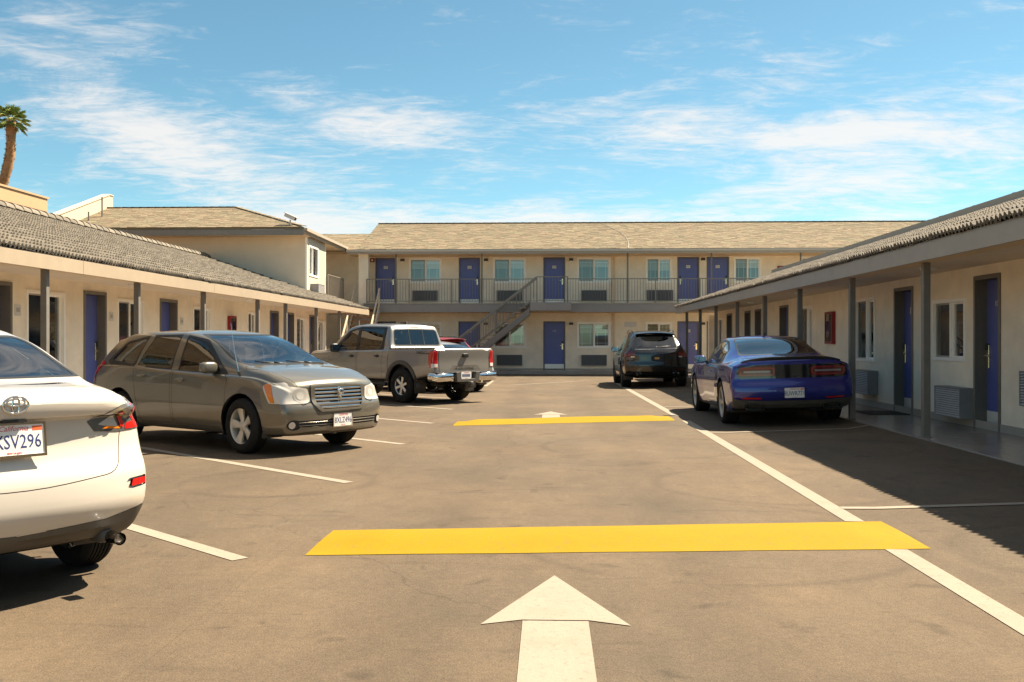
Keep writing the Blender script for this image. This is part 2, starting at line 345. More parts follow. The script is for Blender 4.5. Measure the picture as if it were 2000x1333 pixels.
bump('wide yellow painted speed bump nearest the camera, in front of the large arrow tip', -1.57, 2.53, 6.20, 6.55, .82, .98, .055)
bump('farther yellow painted speed bump, before the small white arrow', -1.57, 2.18, 15.75, 16.95, .85, 1.0, .06)
def walk(name, x0, x1, y0, y1, z, joints, along='y'):
    o = struct(name, MB().box(x0, x1, y0, y1, -.1, z), CONC, bevel=.012)
    # slabs parted by recessed joints
    for i in range(len(joints)-1):
        a, b = joints[i]+.004, joints[i+1]-.004
        m = MB().box(x0+.003, x1-.003, a, b, z-.02, z+.012) if along == 'y' else MB().box(a, b, y0+.003, y1-.003, z-.02, z+.012)
        obj('slab', m, CONC, o, bevel=.006)
walk('walkway', 4.80, 6.2, -2, 36.3, .115, [-2+2.4*i for i in range(16)]+[36.3])
walk('walkway', -8.6, -7.02, -2, 37.6, .135, [-2+2.4*i for i in range(17)]+[37.6])
walk('walkway', -8.6, 20, 40.3, 41.7, .135, [-8.6+2.2*i for i in range(13)]+[20], 'x')
# ================================================================ building kit
class Face:                                   # a wall plane: a along it, h up, out toward the viewer
    def __init__(s, kind, c): s.k = kind; s.c = c
    def P(s, a, h, o):
        return {'R': (s.c-o, a, h), 'L': (s.c+o, a, h), 'B': (a, s.c-o, h)}[s.k]
    def box(s, m, a0, a1, h0, h1, o0, o1):
        p = s.P(a0, h0, o0); q = s.P(a1, h1, o1); return m.box(p[0], q[0], p[1], q[1], p[2], q[2])
    def rot(s): return {'R': R(-90), 'L': R(90), 'B': 0}[s.k]
    def flip(s): return s.k == 'R'             # a runs right-to-left when seen from outside
def wall(face, root, a0, a1, h0, h1, holes, matl=None, th=.22, name='wall'):
    br = sorted(set([a0, a1]+[v for h in holes for v in (h[0], h[1]) if a0 < v < a1])); m = MB()
    for i in range(len(br)-1):
        c = (br[i]+br[i+1])/2; cur = h0
        for hl in sorted([h for h in holes if h[0] < c < h[1]], key=lambda h: h[2]):
            if hl[2] > cur: face.box(m, br[i], br[i+1], cur, hl[2], -th, 0)
            cur = max(cur, hl[3])
        if cur < h1: face.box(m, br[i], br[i+1], cur, h1, -th, 0)
    return obj(name, m, matl or STUCCO, root)
def text_on(face, parent, txt, a, h, o, size, matl, xs=1.0):
    me = text_mesh(txt, size, .0015, xs=xs); M_ = Matrix.Rotation(R(90), 4, 'X'); me.transform(M_); me.transform(Matrix.Rotation(face.rot(), 4, 'Z')); me.transform(Matrix.Translation(face.P(a, h, o)))
    return obj('number', me, matl, parent)
def door(face, root, a0, a1, h0, h1, lock=1, num=None, deep=.12, fw=.06, plaq=True, label=None):
    m = MB(); pr = .018
    face.box(m, a0, a0+fw, h0, h1, -.2, pr); face.box(m, a1-fw, a1, h0, h1, -.2, pr); face.box(m, a0+fw, a1-fw, h1-fw, h1, -.2, pr)
    # stop bead
    for aa in (a0+fw, a1-fw-.02): face.box(m, aa, aa+.02, h0, h1-fw, -.2, -deep-.045)
    face.box(m, a0+fw, a1-fw, h0-.012, h0+.022, -.2, .01)
    obj('door_frame', m, FRAME, root, bevel=.004)
    b0, b1 = a0+fw+.004, a1-fw-.004
    d = obj('door', face.box(MB(), b0, b1, h0+.026, h1-fw-.004, -deep-.042, -deep), DOOR, root, bevel=.004)
    obj('kick_plate', face.box(MB(), b0+.01, b1-.01, h0+.045, h0+.245, -deep-.001, -deep+.004), KICK, d)
    s = (b0+.075) if lock < 0 else (b1-.075)
    lp = MB(); face.box(lp, s-.034, s+.034, h0+.86, h0+1.20, -deep, -deep+.026); obj('lock_plate', lp, BRASS, d, bevel=.008)
    rd = MB(); face.box(rd, s-.03, s+.03, h0+1.12, h0+1.22, -deep+.02, -deep+.046); obj('card_reader', rd, DARK, d, bevel=.008)
    lv = MB(); face.box(lv, min(s, s-.115*lock), max(s, s-.115*lock), h0+1.03, h0+1.052, -deep+.055, -deep+.075); face.box(lv, s-.012, s+.012, h0+1.028, h0+1.054, -deep+.02, -deep+.075); obj('lever', lv, BRASS, d, bevel=.004)
    if plaq:
        c = (b0+b1)/2; p = obj('number_plaque', face.box(MB(), c-.085, c+.085, h1-.47, h1-.35, -deep-.001, -deep+.008), PLAQUE if not num else DOOR, d)
        if num: text_on(face, d, num, c, h1-.41, -deep+.010, .11, PLAQUE, .95)
        else: face_marks = MB(); [face.box(face_marks, c-.05+.036*i, c-.028+.036*i, h1-.435, h1-.385, -deep+.007, -deep+.0095) for i in range(3)]; obj('number', face_marks, TRIM, d)
    return d
def window(face, root, a0, a1, h0, h1, style='blind', fw=.055, screen=-1, muntin=True, drops=(1., 1., .62, .8)):
    m = MB(); pr = .022; c = (a0+a1)/2
    for x in (a0, a1-fw): face.box(m, x, x+fw, h0, h1, -.12, pr)
    face.box(m, a0+fw, a1-fw, h1-fw, h1, -.12, pr); face.box(m, a0+fw, a1-fw, h0, h0+fw, -.12, pr+.004)
    face.box(m, c-.022, c+.022, h0+fw, h1-fw, -.10, -.012)
    w = obj('window', m, WHITE, root, bevel=.004)
    for k, (p, q) in enumerate(((a0+fw, c-.022), (c+.022, a1-fw))):
        scr = (k == 0) == (screen < 0); o = -.035 if scr else -.06
        s = MB(); sw = .026                       # sash
        face.box(s, p, p+sw, h0+fw, h1-fw, o-.02, o+.012); face.box(s, q-sw, q, h0+fw, h1-fw, o-.02, o+.012)
        face.box(s, p+sw, q-sw, h1-fw-sw, h1-fw, o-.02, o+.012); face.box(s, p+sw, q-sw, h0+fw, h0+fw+sw, o-.02, o+.012)
        obj('sash', s, WHITE if not scr else TRIM, w)
        obj('pane', face.box(MB(), p+sw-.004, q-sw+.004, h0+fw+sw-.004, h1-fw-sw+.004, o-.008, o-.002), SCREEN if scr else PANE, w)
        if muntin:
            g = MB(); t = .007; d_ = .13
            for x in (p+d_, q-d_): face.box(g, x-t, x+t, h0+fw+sw, h1-fw-sw, o-.016, o-.0095)
            for y in (h0+fw+d_, h1-fw-d_): face.box(g, p+sw, q-sw, y-t, y+t, o-.0175, o-.0165)
            obj('muntin', g, WHITE, w)
    if style == 'blind':
        b = MB(); n = int((h1-h0-.1)/.05); z = h1-.09; drop = random.choice(drops)
        for i in range(int(n*drop)):
            zz = z-.05*i; p0 = face.P(a0+fw+.01, zz-.02, -.10); p1 = face.P(a1-fw-.01, zz-.02, -.10); q0 = face.P(a0+fw+.01, zz+.012, -.118); q1 = face.P(a1-fw-.01, zz+.012, -.118)
            b.add([p0, p1, q1, q0], [(0, 1, 2, 3)])
        obj('blind', b, BLIND, w, fix=False)
    elif style == 'curtain':
        b = MB(); n = 60; vs = []
        g_ = a0+(a1-a0)*random.uniform(.30, .46)
        for side in ((a0+.01, g_-random.uniform(.02, .09)), (g_, a1-.01)):
            vs = []
            for i in range(n+1):
                a = side[0]+(side[1]-side[0])*i/n; o = -.088+.010*math.sin(i*1.15)+.004*math.sin(i*.37)
                vs += [face.P(a, h0+.02, o), face.P(a, h1-.03, o)]
            b.add(vs, [(2*i, 2*i+2, 2*i+3, 2*i+1) for i in range(n)])
        obj('curtain', b, CURTAIN, w, smooth=True, fix=False)
    return w
def aircon(face, root, a0, a1, h0, h1, dep=.2, vert=False):
    m = MB(); t = .018
    face.box(m, a0, a1, h1-t, h1, 0, dep); face.box(m, a0, a1, h0, h0+t, 0, dep); face.box(m, a0, a0+t, h0+t, h1-t, 0, dep); face.box(m, a1-t, a1, h0+t, h1-t, 0, dep)
    c = obj('air_conditioner', m, LOUV, root, bevel=.004); s = MB(); obj('coil', face.box(MB(), a0+t, a1-t, h0+t, h1-t, 0, dep-.05), DARK, c)
    if vert:
        n = int((a1-a0-.04)/.03)
        for i in range(n): x = a0+.03+(a1-a0-.06)*i/(n-1); face.box(s, x-.005, x+.005, h0+t, h1-t, dep-.05, dep-.006)
    else:
        n = int((h1-h0-.05)/.031)
        for i in range(n):
            z = h0+t+.012+(h1-h0-2*t-.024)*i/(n-1)
            s.add([face.P(a0+t, z-.011, dep-.004), face.P(a1-t, z-.011, dep-.004), face.P(a1-t, z+.007, dep-.03), face.P(a0+t, z+.007, dep-.03), face.P(a0+t, z-.006, dep-.004), face.P(a1-t, z-.006, dep-.004), face.P(a1-t, z+.012, dep-.03), face.P(a0+t, z+.012, dep-.03)], [(0, 1, 2, 3), (7, 6, 5, 4), (0, 4, 5, 1)])
    obj('louvre', s, LOUV if vert else mat('louvre_light', (.56, .54, .53), .5), c, fix=False)
def wall_lamp(face, root, a, h):
    m = MB(); face.box(m, a-.085, a+.085, h-.055, h+.055, 0, .11); o = obj('wall_lamp', m, mat('lamp_bronze', (.06, .045, .03), .5), root, bevel=.01)
    obj('lens', face.box(MB(), a-.06, a+.06, h-.085, h-.055, .015, .095), WHITE, o)
def ceiling_lamp(root, x, y, z):
    o = obj('ceiling_lamp', MB().lathe([(0, -.05), (.08, -.045), (.125, -.02), (.13, 0)], 20, 'z', (x, y, z)), mat('lamp_dome', (.75, .72, .66), .4), root, smooth=True)
# --- roll tiles
def tile_mesh(w=.30, l=.40):
    prof = []
    for r in range(3):
        for u, h in ((.0, 0), (.012, .004), (.03, .029), (.05, .040), (.07, .029), (.088, .004)): prof.append((r*.1+u, h))
    prof.append((.3, 0)); n = len(prof); vs = [(u-.15, 0, h+.038) for u, h in prof]+[(u-.15, l, h*.9) for u, h in prof]+[(u-.15, .004, h-.012) for u, h in prof]
    fs = [(i, i+1, n+i+1, n+i) for i in range(n-1)]+[(2*n+i, 2*n+i+1, i+1, i) for i in range(n-1)]
    return vs, fs
TV, TF = tile_mesh()
TILE_ME = bpy.data.meshes.new('roof_tile'); TILE_ME.from_pydata(TV, [], TF); TILE_ME.materials.append(TILE)
TILE_ME.polygons.foreach_set('use_smooth', [True]*len(TILE_ME.polygons)); TILE_ME.set_sharp_from_angle(angle=R(50))
CAMP = Vector((0, 0, 1.38))
def tile_roof(root, xe, ze, xr, slope, y0, y1, cut=None):
    sgn = 1 if xr > xe else -1; ln = math.hypot(xr-xe, (xr-xe)*slope); S = Vector((sgn, 0, slope)).normalized()
    U = Vector((0, -sgn, 0)); Nn = U.cross(S)
    zr = ze+abs(xr-xe)*slope
    deck = MB(); t = .05
    deck.add([(xe, y0, ze-t), (xe, y1, ze-t), (xr, y1, zr-t), (xr, y0, zr-t), (xe, y0, ze-t-.06), (xe, y1, ze-t-.06), (xr, y1, zr-t-.06), (xr, y0, zr-t-.06)], [(0, 1, 2, 3), (7, 6, 5, 4), (0, 4, 5, 1), (1, 5, 6, 2), (2, 6, 7, 3), (3, 7, 4, 0)])
    dk = obj('roof', deck, TRIM, root); ex = .33; tiles = []
    rows = int(ln/ex)+1; cols = int((y1-y0)/.3)
    for r in range(rows):
        for c in range(cols):
            y = y0+.15+.3*c; p = Vector((xe, y, ze-.035))+S*(ex*r-.045)
            if cut and cut(p): continue
            p += Nn*random.uniform(-.006, .008)+S*random.gauss(0, .008); a = random.gauss(0, .02)
            M_ = Matrix((( *(U*math.cos(a)+S*math.sin(a)), 0), (*(S*math.cos(a)-U*math.sin(a)), 0), (*Nn, 0), (0, 0, 0, 1))).transposed(); M_.translation = p
            tiles.append(((p-CAMP).length if p.y > 8 else 99+p.y, M_))
    tiles.sort(key=lambda t: t[0])
    for d, M_ in tiles[:300]:
        o = bpy.data.objects.new('roof_tile', TILE_ME); o.matrix_basis = M_; link(o, dk)
    base = np.array([(*v, 1) for v in TV]); nv = len(TV); V = []; F = []
    for k, (d, M_) in enumerate(tiles[300:]):
        V.append((base @ np.array(M_).T)[:, :3]); F += [tuple(k*nv+i for i in f) for f in TF]
    me = bpy.data.meshes.new('roof_tiles'); me.from_pydata(np.concatenate(V).tolist(), [], F); me.materials.append(TILE)
    me.polygons.foreach_set('use_smooth', [True]*len(me.polygons)); me.set_sharp_from_angle(angle=R(50))
    o = bpy.data.objects.new('roof_tiles', me); link(o, dk); o['kind'] = 'stuff'
    return dk, zr
def ridge(dk, xr, zr, y0, y1):
    m = MB(); n = int((y1-y0)/.36)
    for i in range(n):
        y = y0+.36*i; pr = [(.15*math.cos(t), .13*math.sin(t)-.02) for t in [math.pi*k/8 for k in range(9)]]; tl = random.uniform(-.006, .006)
        vs = [(xr+a, y, zr+b+.035+tl) for a, b in pr]+[(xr+a*.93, y+.40, zr+b*.93+.012) for a, b in pr]+[(xr+a*.8, y+.003, zr+b*.8+.02) for a, b in pr]
        m.add(vs, [(k, k+1, 10+k, 9+k) for k in range(8)]+[(18+k, 19+k, k+1, k) for k in range(8)])
    o = obj('ridge_caps', m, TILE, dk, fix=False, autos=45); o['kind'] = 'stuff'
# --- shingles on a plane
def shingles(dk, P0, U, S, wid, ln, clip=None, ex=.15, w=.30, jag=True):
    U = Vector(U).normalized(); S = Vector(S).normalized(); Nn = U.cross(S)
    if Nn.z < 0: Nn = -Nn
    V = []; F = []; rows = int(ln/ex)+1
    for r in range(rows):
        off = (r % 2)*.5*w + random.uniform(-.06, .06); c = -1
        a = -off
        while a < wid:
            ww = w*random.choice((.55, .8, 1., 1.2)); a0 = max(0, a+.003); a1 = min(wid, a+ww-.003); a += ww
            if a1-a0 < .02: continue
            s0 = r*ex - random.choice((0, .012, .02)); s1 = min(ln, s0+ex*1.5)
            if clip:
                m_ = clip((a0+a1)/2, (s0+s1)/2)
                if not m_: continue
            h = .016+random.uniform(0, .008); b = len(V); P = lambda aa, ss, hh: tuple(Vector(P0)+U*aa+S*ss+Nn*hh)
            V += [P(a0, s0, h), P(a1, s0, h), P(a1, s1, .002), P(a0, s1, .002), P(a0, s0, -.006), P(a1, s0, -.006)]
            F += [(b, b+1, b+2, b+3), (b+4, b+5, b+1, b)]
    me = bpy.data.meshes.new('shingles'); me.from_pydata(V, [], F); me.materials.append(SHING)
    o = bpy.data.objects.new('shingles', me); link(o, dk); o['kind'] = 'stuff'; return o
def sheet(name, pts, matl, root, th=.08):
    n = len(pts); m = MB(); m.add(list(pts)+[(p[0], p[1], p[2]-th) for p in pts], [tuple(range(n)), tuple(range(n, 2*n))[::-1]]+[(i, n+i, n+(i+1) % n, (i+1) % n) for i in range(n)])
    return obj(name, m, matl, root)
BAL = {}
def railing(root, p, q, z0, z1, post_every=1.9, pitch=.115, r=.008):
    p = Vector((*p, 0)); q = Vector((*q, 0)); d = q-p; L_ = d.length; d.normalize()
    o = obj('railing', MB().bar(p+Vector((0, 0, z1)), q+Vector((0, 0, z1)), .04, .035), RAIL, root); obj('bottom_rail', MB().bar(p+Vector((0, 0, z0+.08)), q+Vector((0, 0, z0+.08)), .03, .025), RAIL, o); n = max(1, round(L_/post_every))
    key = round(z1-z0, 3)
    if key not in BAL:
        BAL[key] = (MB().box(-r, r, -r, r, .09, z1-z0-.015).mesh('baluster'), MB().box(-.022, .022, -.022, .022, 0, z1-z0+.01).mesh('rail_post'))
        for me in BAL[key]: me.materials.append(RAIL)
    for i in range(n+1): obj('rail_post', BAL[key][1], None, o, loc=p+d*(L_*i/n)+Vector((0, 0, z0)))
    k = int(L_/pitch)
    for i in range(1, k):
        if all(abs(L_*i/k-L_*j/n) > .05 for j in range(n+1)): obj('baluster', BAL[key][0], None, o, loc=p+d*(L_*i/k)+Vector((0, 0, z0)))
    return o
# ================================================================ right-hand single-storey wing
def right_wing():
    f = Face('R', 6.2); zw = .127
    t = thing('motel_wing', 'single storey motel wing on the right, grey fascia, tiled roof and shaded doors', 'motel wing', (7, 17, 0))
    D = [(4.2, 5.1), (7.6, 8.5), (10.3, 11.2), (13.61, 14.45), (16.83, 17.74), (25.5, 26.45), (28.73, 29.58), (30.26, 31.12), (33.28, 34.24)]
    Wn = [(5.4, 6.6, 1.0, 2.2), (8.9, 10., 1.0, 2.2), (14.73, 15.97, 1.07, 2.03), (18.76, 19.93, .98, 2.22), (23.15, 24.31, 1.0, 2.22), (34.9, 35.9, 1.0, 2.2)]
    holes = [(a, b, zw, 2.32) for a, b in D]+[(a, b, c, d) for a, b, c, d in Wn]
    wall(f, t, -2, 36.3, 0, 2.55, holes)
    obj('base_band', MB().box(6.188, 6.199, -2, 36.3, zw, zw+.11), TRIM, t)
    for i, (a, b) in enumerate(D): door(f, t, a, b, zw, 2.32, lock=1, num={3: '101'}.get(i), deep=.15)
    for i, (a, b, c, d) in enumerate(Wn): window(f, t, a, b, c, d, 'curtain', screen=1)
    for a, b, c, d in ((11.7, 12.68, .55, 1.0), (14.48, 15.42, .235, .69), (18.6, 19.55, .36, .82), (24.4, 25.2, .3, .75)): aircon(f, t, a, b, c, d, .2)
    obj('interior_wall', MB().box(8.2, 8.3, -2, 36.3, 0, 4), ROOM, t); obj('interior_floor', MB().box(6.42, 8.2, -1.9, 36.1, .08, .12), ROOM, t)
    obj('ceiling', MB().box(6.42, 13.6, -2, 36.3, 2.56, 2.62), ROOM, t)
    obj('end_wall', MB().box(6.42, 13.6, 36.08, 36.3, 0, 2.56), STUCCO, t); obj('end_wall', MB().box(6.42, 13.6, -2, -1.8, 0, 2.56), STUCCO, t)
    obj('rear_wall', MB().box(13.4, 13.6, -1.8, 36.08, 0, 2.56), STUCCO, t)
    # eave: fascia boards, beam, soffit, posts
    y = -2.4
    for L_ in (5.3, 5.75, 5.75, 5.75, 5.75, 5.75, 4.6):
        obj('fascia_board', MB().box(4.665, 4.70, y+.003, y+L_-.003, 2.385, 2.595), TRIM, t, bevel=.003); y += L_
    obj('beam', MB().box(4.703, 5.04, -2.4, 36.25, 2.405, 2.50), TAN, t, bevel=.004)
    obj('soffit', MB().box(5.04, 6.2, -2.3, 36.2, 2.462, 2.50), CEIL, t)
    for yy in (3.6, 6.7, 9.8, 12.9, 16.0, 19.3, 22.4, 25.65, 28.9, 31.9, 35.0):
        o = obj('post', MB().box(4.865, 4.957, yy-.046, yy+.046, .127, 2.405), POST, t, bevel=.006)
        obj('post_base', MB().box(4.845, 4.977, yy-.066, yy+.066, .127, .137), POST, o)
    for yy in (8.2, 14.6, 18.0, 21.9, 27.2): ceiling_lamp(t, 5.6, yy, 2.462)
    dk, zr = tile_roof(t, 4.68, 2.665, 9.2, .333, -2.4, 36.3); ridge(dk, 9.2, zr, -2.4, 36.3)
    sheet('roof_back', [(9.2, -2.4, zr-.05), (13.9, -2.4, zr-1.6), (13.9, 36.3, zr-1.6), (9.2, 36.3, zr-.05)], TILE, t)
    for yy in (-1.9, 36.1): obj('gable', MB().prism([(5.2, 2.52), (9.2, zr-.16), (13.6, 2.52)], yy-.05, yy+.05, 'xz'), STUCCO, t)
    obj('corner_pier', MB().box(5.92, 6.19, 36.31, 36.6, .1, 2.4), STUCCO, t)
    return t
right_wing()
# ================================================================ left-hand single-storey wing
def left_wing():
    f = Face('L', -8.6); zw = .147
    t = thing('motel_wing', 'long single storey motel wing on the left, pale lit fascia and brown roll tile roof', 'motel wing', (-9.5, 17, 0))
    D = [(10.6, 11.5), (14.3, 15.25), (17.65, 18.57), (21.17, 22.18), (29.64, 30.6), (31.57, 32.45), (34.56, 35.5)]
    Wn = [(12.2, 13.4, .95, 2.23), (15.67, 16.95, .75, 2.23), (19.04, 20.31, .95, 2.23), (23.15, 24.39, .98, 2.22), (27.4, 28.3, 1, 2.22), (32.73, 34.05, .6, 2.2), (35.79, 37.0, .8, 2.15)]
    wall(f, t, -2, 37.2, 0, 2.56, [(a, b, zw, 2.32) for a, b in D]+Wn)
    obj('base_band', MB().box(-8.599, -8.588, -2, 37.2, zw, zw+.11), TRIM, t)
    for i, (a, b) in enumerate(D): door(f, t, a, b, zw, 2.32, lock=1, deep=.15, plaq=False)
    for i, (a, b, c, d) in enumerate(Wn): window(f, t, a, b, c, d, 'curtain', screen=-1, muntin=i != 1)
    for a, h in ((15.42, 1.88), (18.78, 1.86), (22.45, 1.84)):
        p = obj('number_plaque', f.box(MB(), a-.09, a+.09, h-.09, h+.09, 0, .012), PLAQUE, t, bevel=.004)
        k = MB(); [f.box(k, a-.05+.036*i, a-.028+.036*i, h-.03, h+.04, .012, .0145) for i in range(3)]; obj('number', k, TRIM, p)
    obj('interior_wall', MB().box(-10.7, -10.6, -2, 37, 0, 3), ROOM, t); obj('interior_floor', MB().box(-10.6, -8.82, -1.9, 37, .1, .14), ROOM, t)
    obj('ceiling', MB().box(-16.5, -8.82, -2, 34.25, 2.57, 2.63), ROOM, t); obj('end_wall', MB().box(-16.5, -8.82, -2, -1.8, 0, 2.57), STUCCO, t)
    obj('rear_wall', MB().box(-16.5, -16.3, -1.8, 34.2, 0, 2.57), STUCCO, t)
    y = -2.4
    for L_ in (5.3, 5.75, 5.75, 5.75, 5.75, 5.75, 6.0): obj('fascia_board', MB().box(-7.05, -7.015, y+.003, y+L_-.003, 2.385, 2.585), mat('fascia_sunlit', (.335, .265, .185), .6, var=.06, vs=4, v2=.05, v2s=.6), t, bevel=.003); y += L_  # sunlit copy of the trim paint, sun's warmth put into its colour
    obj('beam', MB().box(-7.34, -7.053, -2.4, 37.6, 2.405, 2.50), TAN, t, bevel=.004)
    obj('soffit', MB().box(-8.6, -7.34, -2.3, 37.5, 2.462, 2.50), CEIL, t)
    for yy in (7.2, 10.4, 13.63, 16.74, 19.99, 23.76, 26.3, 29.8, 33.1, 36.4):
        o = obj('post', MB().box(-7.245, -7.155, yy-.045, yy+.045, .147, 2.405), POST, t, bevel=.006)
        obj('post_base', MB().box(-7.265, -7.135, yy-.065, yy+.065, .147, .157), POST, o)
    for yy in (25.2, 18.3): ceiling_lamp(t, -7.9, yy, 2.462)
    cut = lambda p: p.y > 34.2 and p.x < -8.6
    dk, zr = tile_roof(t, -7.06, 2.655, -12.1, .335, -2.4, 37.7, cut); ridge(dk, -12.1, zr, -2.4, 34.2)
    sheet('roof_back', [(-12.1, -2.4, zr-.05), (-12.1, 34.25, zr-.05), (-17, 34.25, zr-1.65), (-17, -2.4, zr-1.65)], TILE, t)
    obj('gable', MB().prism([(-7.3, 2.52), (-12.1, zr-.16), (-16.5, 2.52)], -1.95, -1.85, 'xz'), STUCCO, t)
    obj('fascia_return', MB().box(-8.6, -7.05, 37.62, 37.66, 2.385, 2.585), TRIM, t)
    return t
left_wing()
# ================================================================ two-storey block behind the left wing
def left_block():
    t = thing('motel_building', 'two storey motel block rising behind the left tiled roof, hip shingle roof', 'motel building', (-13, 38, 0))
    e = Face('B', 34.3); s = Face('L', -8.62)
    wall(e, t, -17, -8.62, 0, 5.3, [], mat('end_stucco', (.70, .60, .46), .9, var=.07, vs=1.6, bump=.4, bs=38))
    Wn = (34.55, 35.95, 3.72, 4.82)
    wall(s, t, 34.52, 37.2, 2.4, 5.3, [Wn], STUCCO_SUN); window(s, t, *Wn, 'curtain', screen=1, muntin=False); aircon(s, t, 34.8, 35.75, 3.02, 3.45, .3)
    obj('corner_trim', MB().box(-8.67, -8.612, 37.14, 37.205, 2.9, 5.25), WHITE, t); obj('corner_trim', MB().box(-8.68, -8.612, 34.29, 34.35, 2.6, 5.25), WHITE, t)
    r = Face('L', -10.05)
    hw = [(37.5, 38.3, 3.7, 4.75), (38.7, 39.55, 2.93, 4.95), (39.9, 41.1, 3.5, 4.8)]
    wall(r, t, 37.2, 41.7, 2.4, 5.3, hw, STUCCO)
    window(r, t, *hw[0], 'blind'); door(r, t, *hw[1], deep=.1, plaq=False); window(r, t, *hw[2], 'curtain', muntin=False)
    obj('return_wall', MB().box(-10.05, -8.84, 37.0, 37.2, 2.4, 5.3), STUCCO, t)
    obj('balcony_deck', MB().box(-10.05, -8.5, 37.2, 40.25, 2.55, 2.92), TRIM, t)
    railing(t, (-8.55, 37.25), (-8.55, 40.1), 2.92, 3.95)
    obj('soffit', MB().box(-10.3, -8.5, 36.9, 42, 5.13, 5.18), TAN, t)
    obj('interior_wall', MB().box(-16.5, -12.0, 35.5, 41, 2.4, 5.2), ROOM, t)
    # hip roof
    ex, ey, ez, pr, rx = -8.5, 33.4, 5.33, .333, -17.0
    run = 3.5; ry = ey+run; rz = ez+run*pr; hx = ex-run
    dk = sheet('roof', [(rx, ey, ez), (ex, ey, ez), (hx, ry, rz), (rx, ry, rz)], SHING, t)
    sheet('roof_side', [(ex, ey, ez-.004), (ex, 42.5, ez-.004), (hx, 42.5, rz-.004), (hx, ry, rz-.004)], SHING, t)
    sheet('roof_back', [(rx, ry, rz-.004), (hx, ry, rz-.004), (hx, ry+run, ez), (rx, ry+run, ez)], SHING, t)
    L_ = run*math.hypot(1, pr)
    shingles(dk, (rx, ey-.03, ez+.002), (1, 0, 0), (0, 1, pr), ex-rx+.03, L_, lambda a, q: a < (ex-rx)-q/L_*run+.06)
    m = MB(); n = 14
    for i in range(n):
        p = Vector((ex, ey, ez+.03)).lerp(Vector((hx, ry, rz+.03)), i/n); q = Vector((ex, ey, ez+.03)).lerp(Vector((hx, ry, rz+.03)), (i+1.25)/n); m.bar(p+Vector((0, 0, .012)), q, .22, .02)
    for i in range(16): m.bar((rx+.31*i, ry, rz+.03), (rx+.31*i+.4, ry, rz+.02), .24, .02)
    obj('ridge_caps', m, SHING, dk)['kind'] = 'stuff'
    obj('fascia_board', MB().box(rx, ex, ey-.03, ey, 5.05, 5.245), POST, t); obj('fascia_board', MB().box(ex, ex+.03, ey-.03, 42, 5.10, 5.30), mat('fascia_sunlit', (.335, .265, .185)), t)
    obj('gutter', MB().box(ex+.032, ex+.12, ey, 42, 5.20, 5.30), mat('gutter_tan', (.36, .30, .23), .6), t)
    obj('eave_soffit', MB().box(rx, ex, ey, 34.3, 5.08, 5.12), TAN, t)
    # stepped parapet wall that follows the roof slope
    obj('parapet', MB().prism([(33.0, 4.0), (33.0, 5.72), (37.0, 7.02), (37.3, 7.02), (37.3, 4.0)], -17.25, -17.0, 'yz'), STUCCO_SUN, t)
    obj('parapet_cap', MB().prism([(33.0, 5.722), (37.0, 7.022), (37.3, 7.022), (37.3, 7.06), (36.99, 7.06), (33.0, 5.76)], -17.28, -16.97, 'yz'), STUCCO_SUN, t)
    for x, y, h in ((-16.45, 35.2, .75), (-16.62, 34.5, .35)): obj('vent_pipe', MB().tube([(x, y, ez+(y-ey)*pr-.05), (x, y, ez+(y-ey)*pr+h)], .03, 8), POST, t)
    return t
left_block()
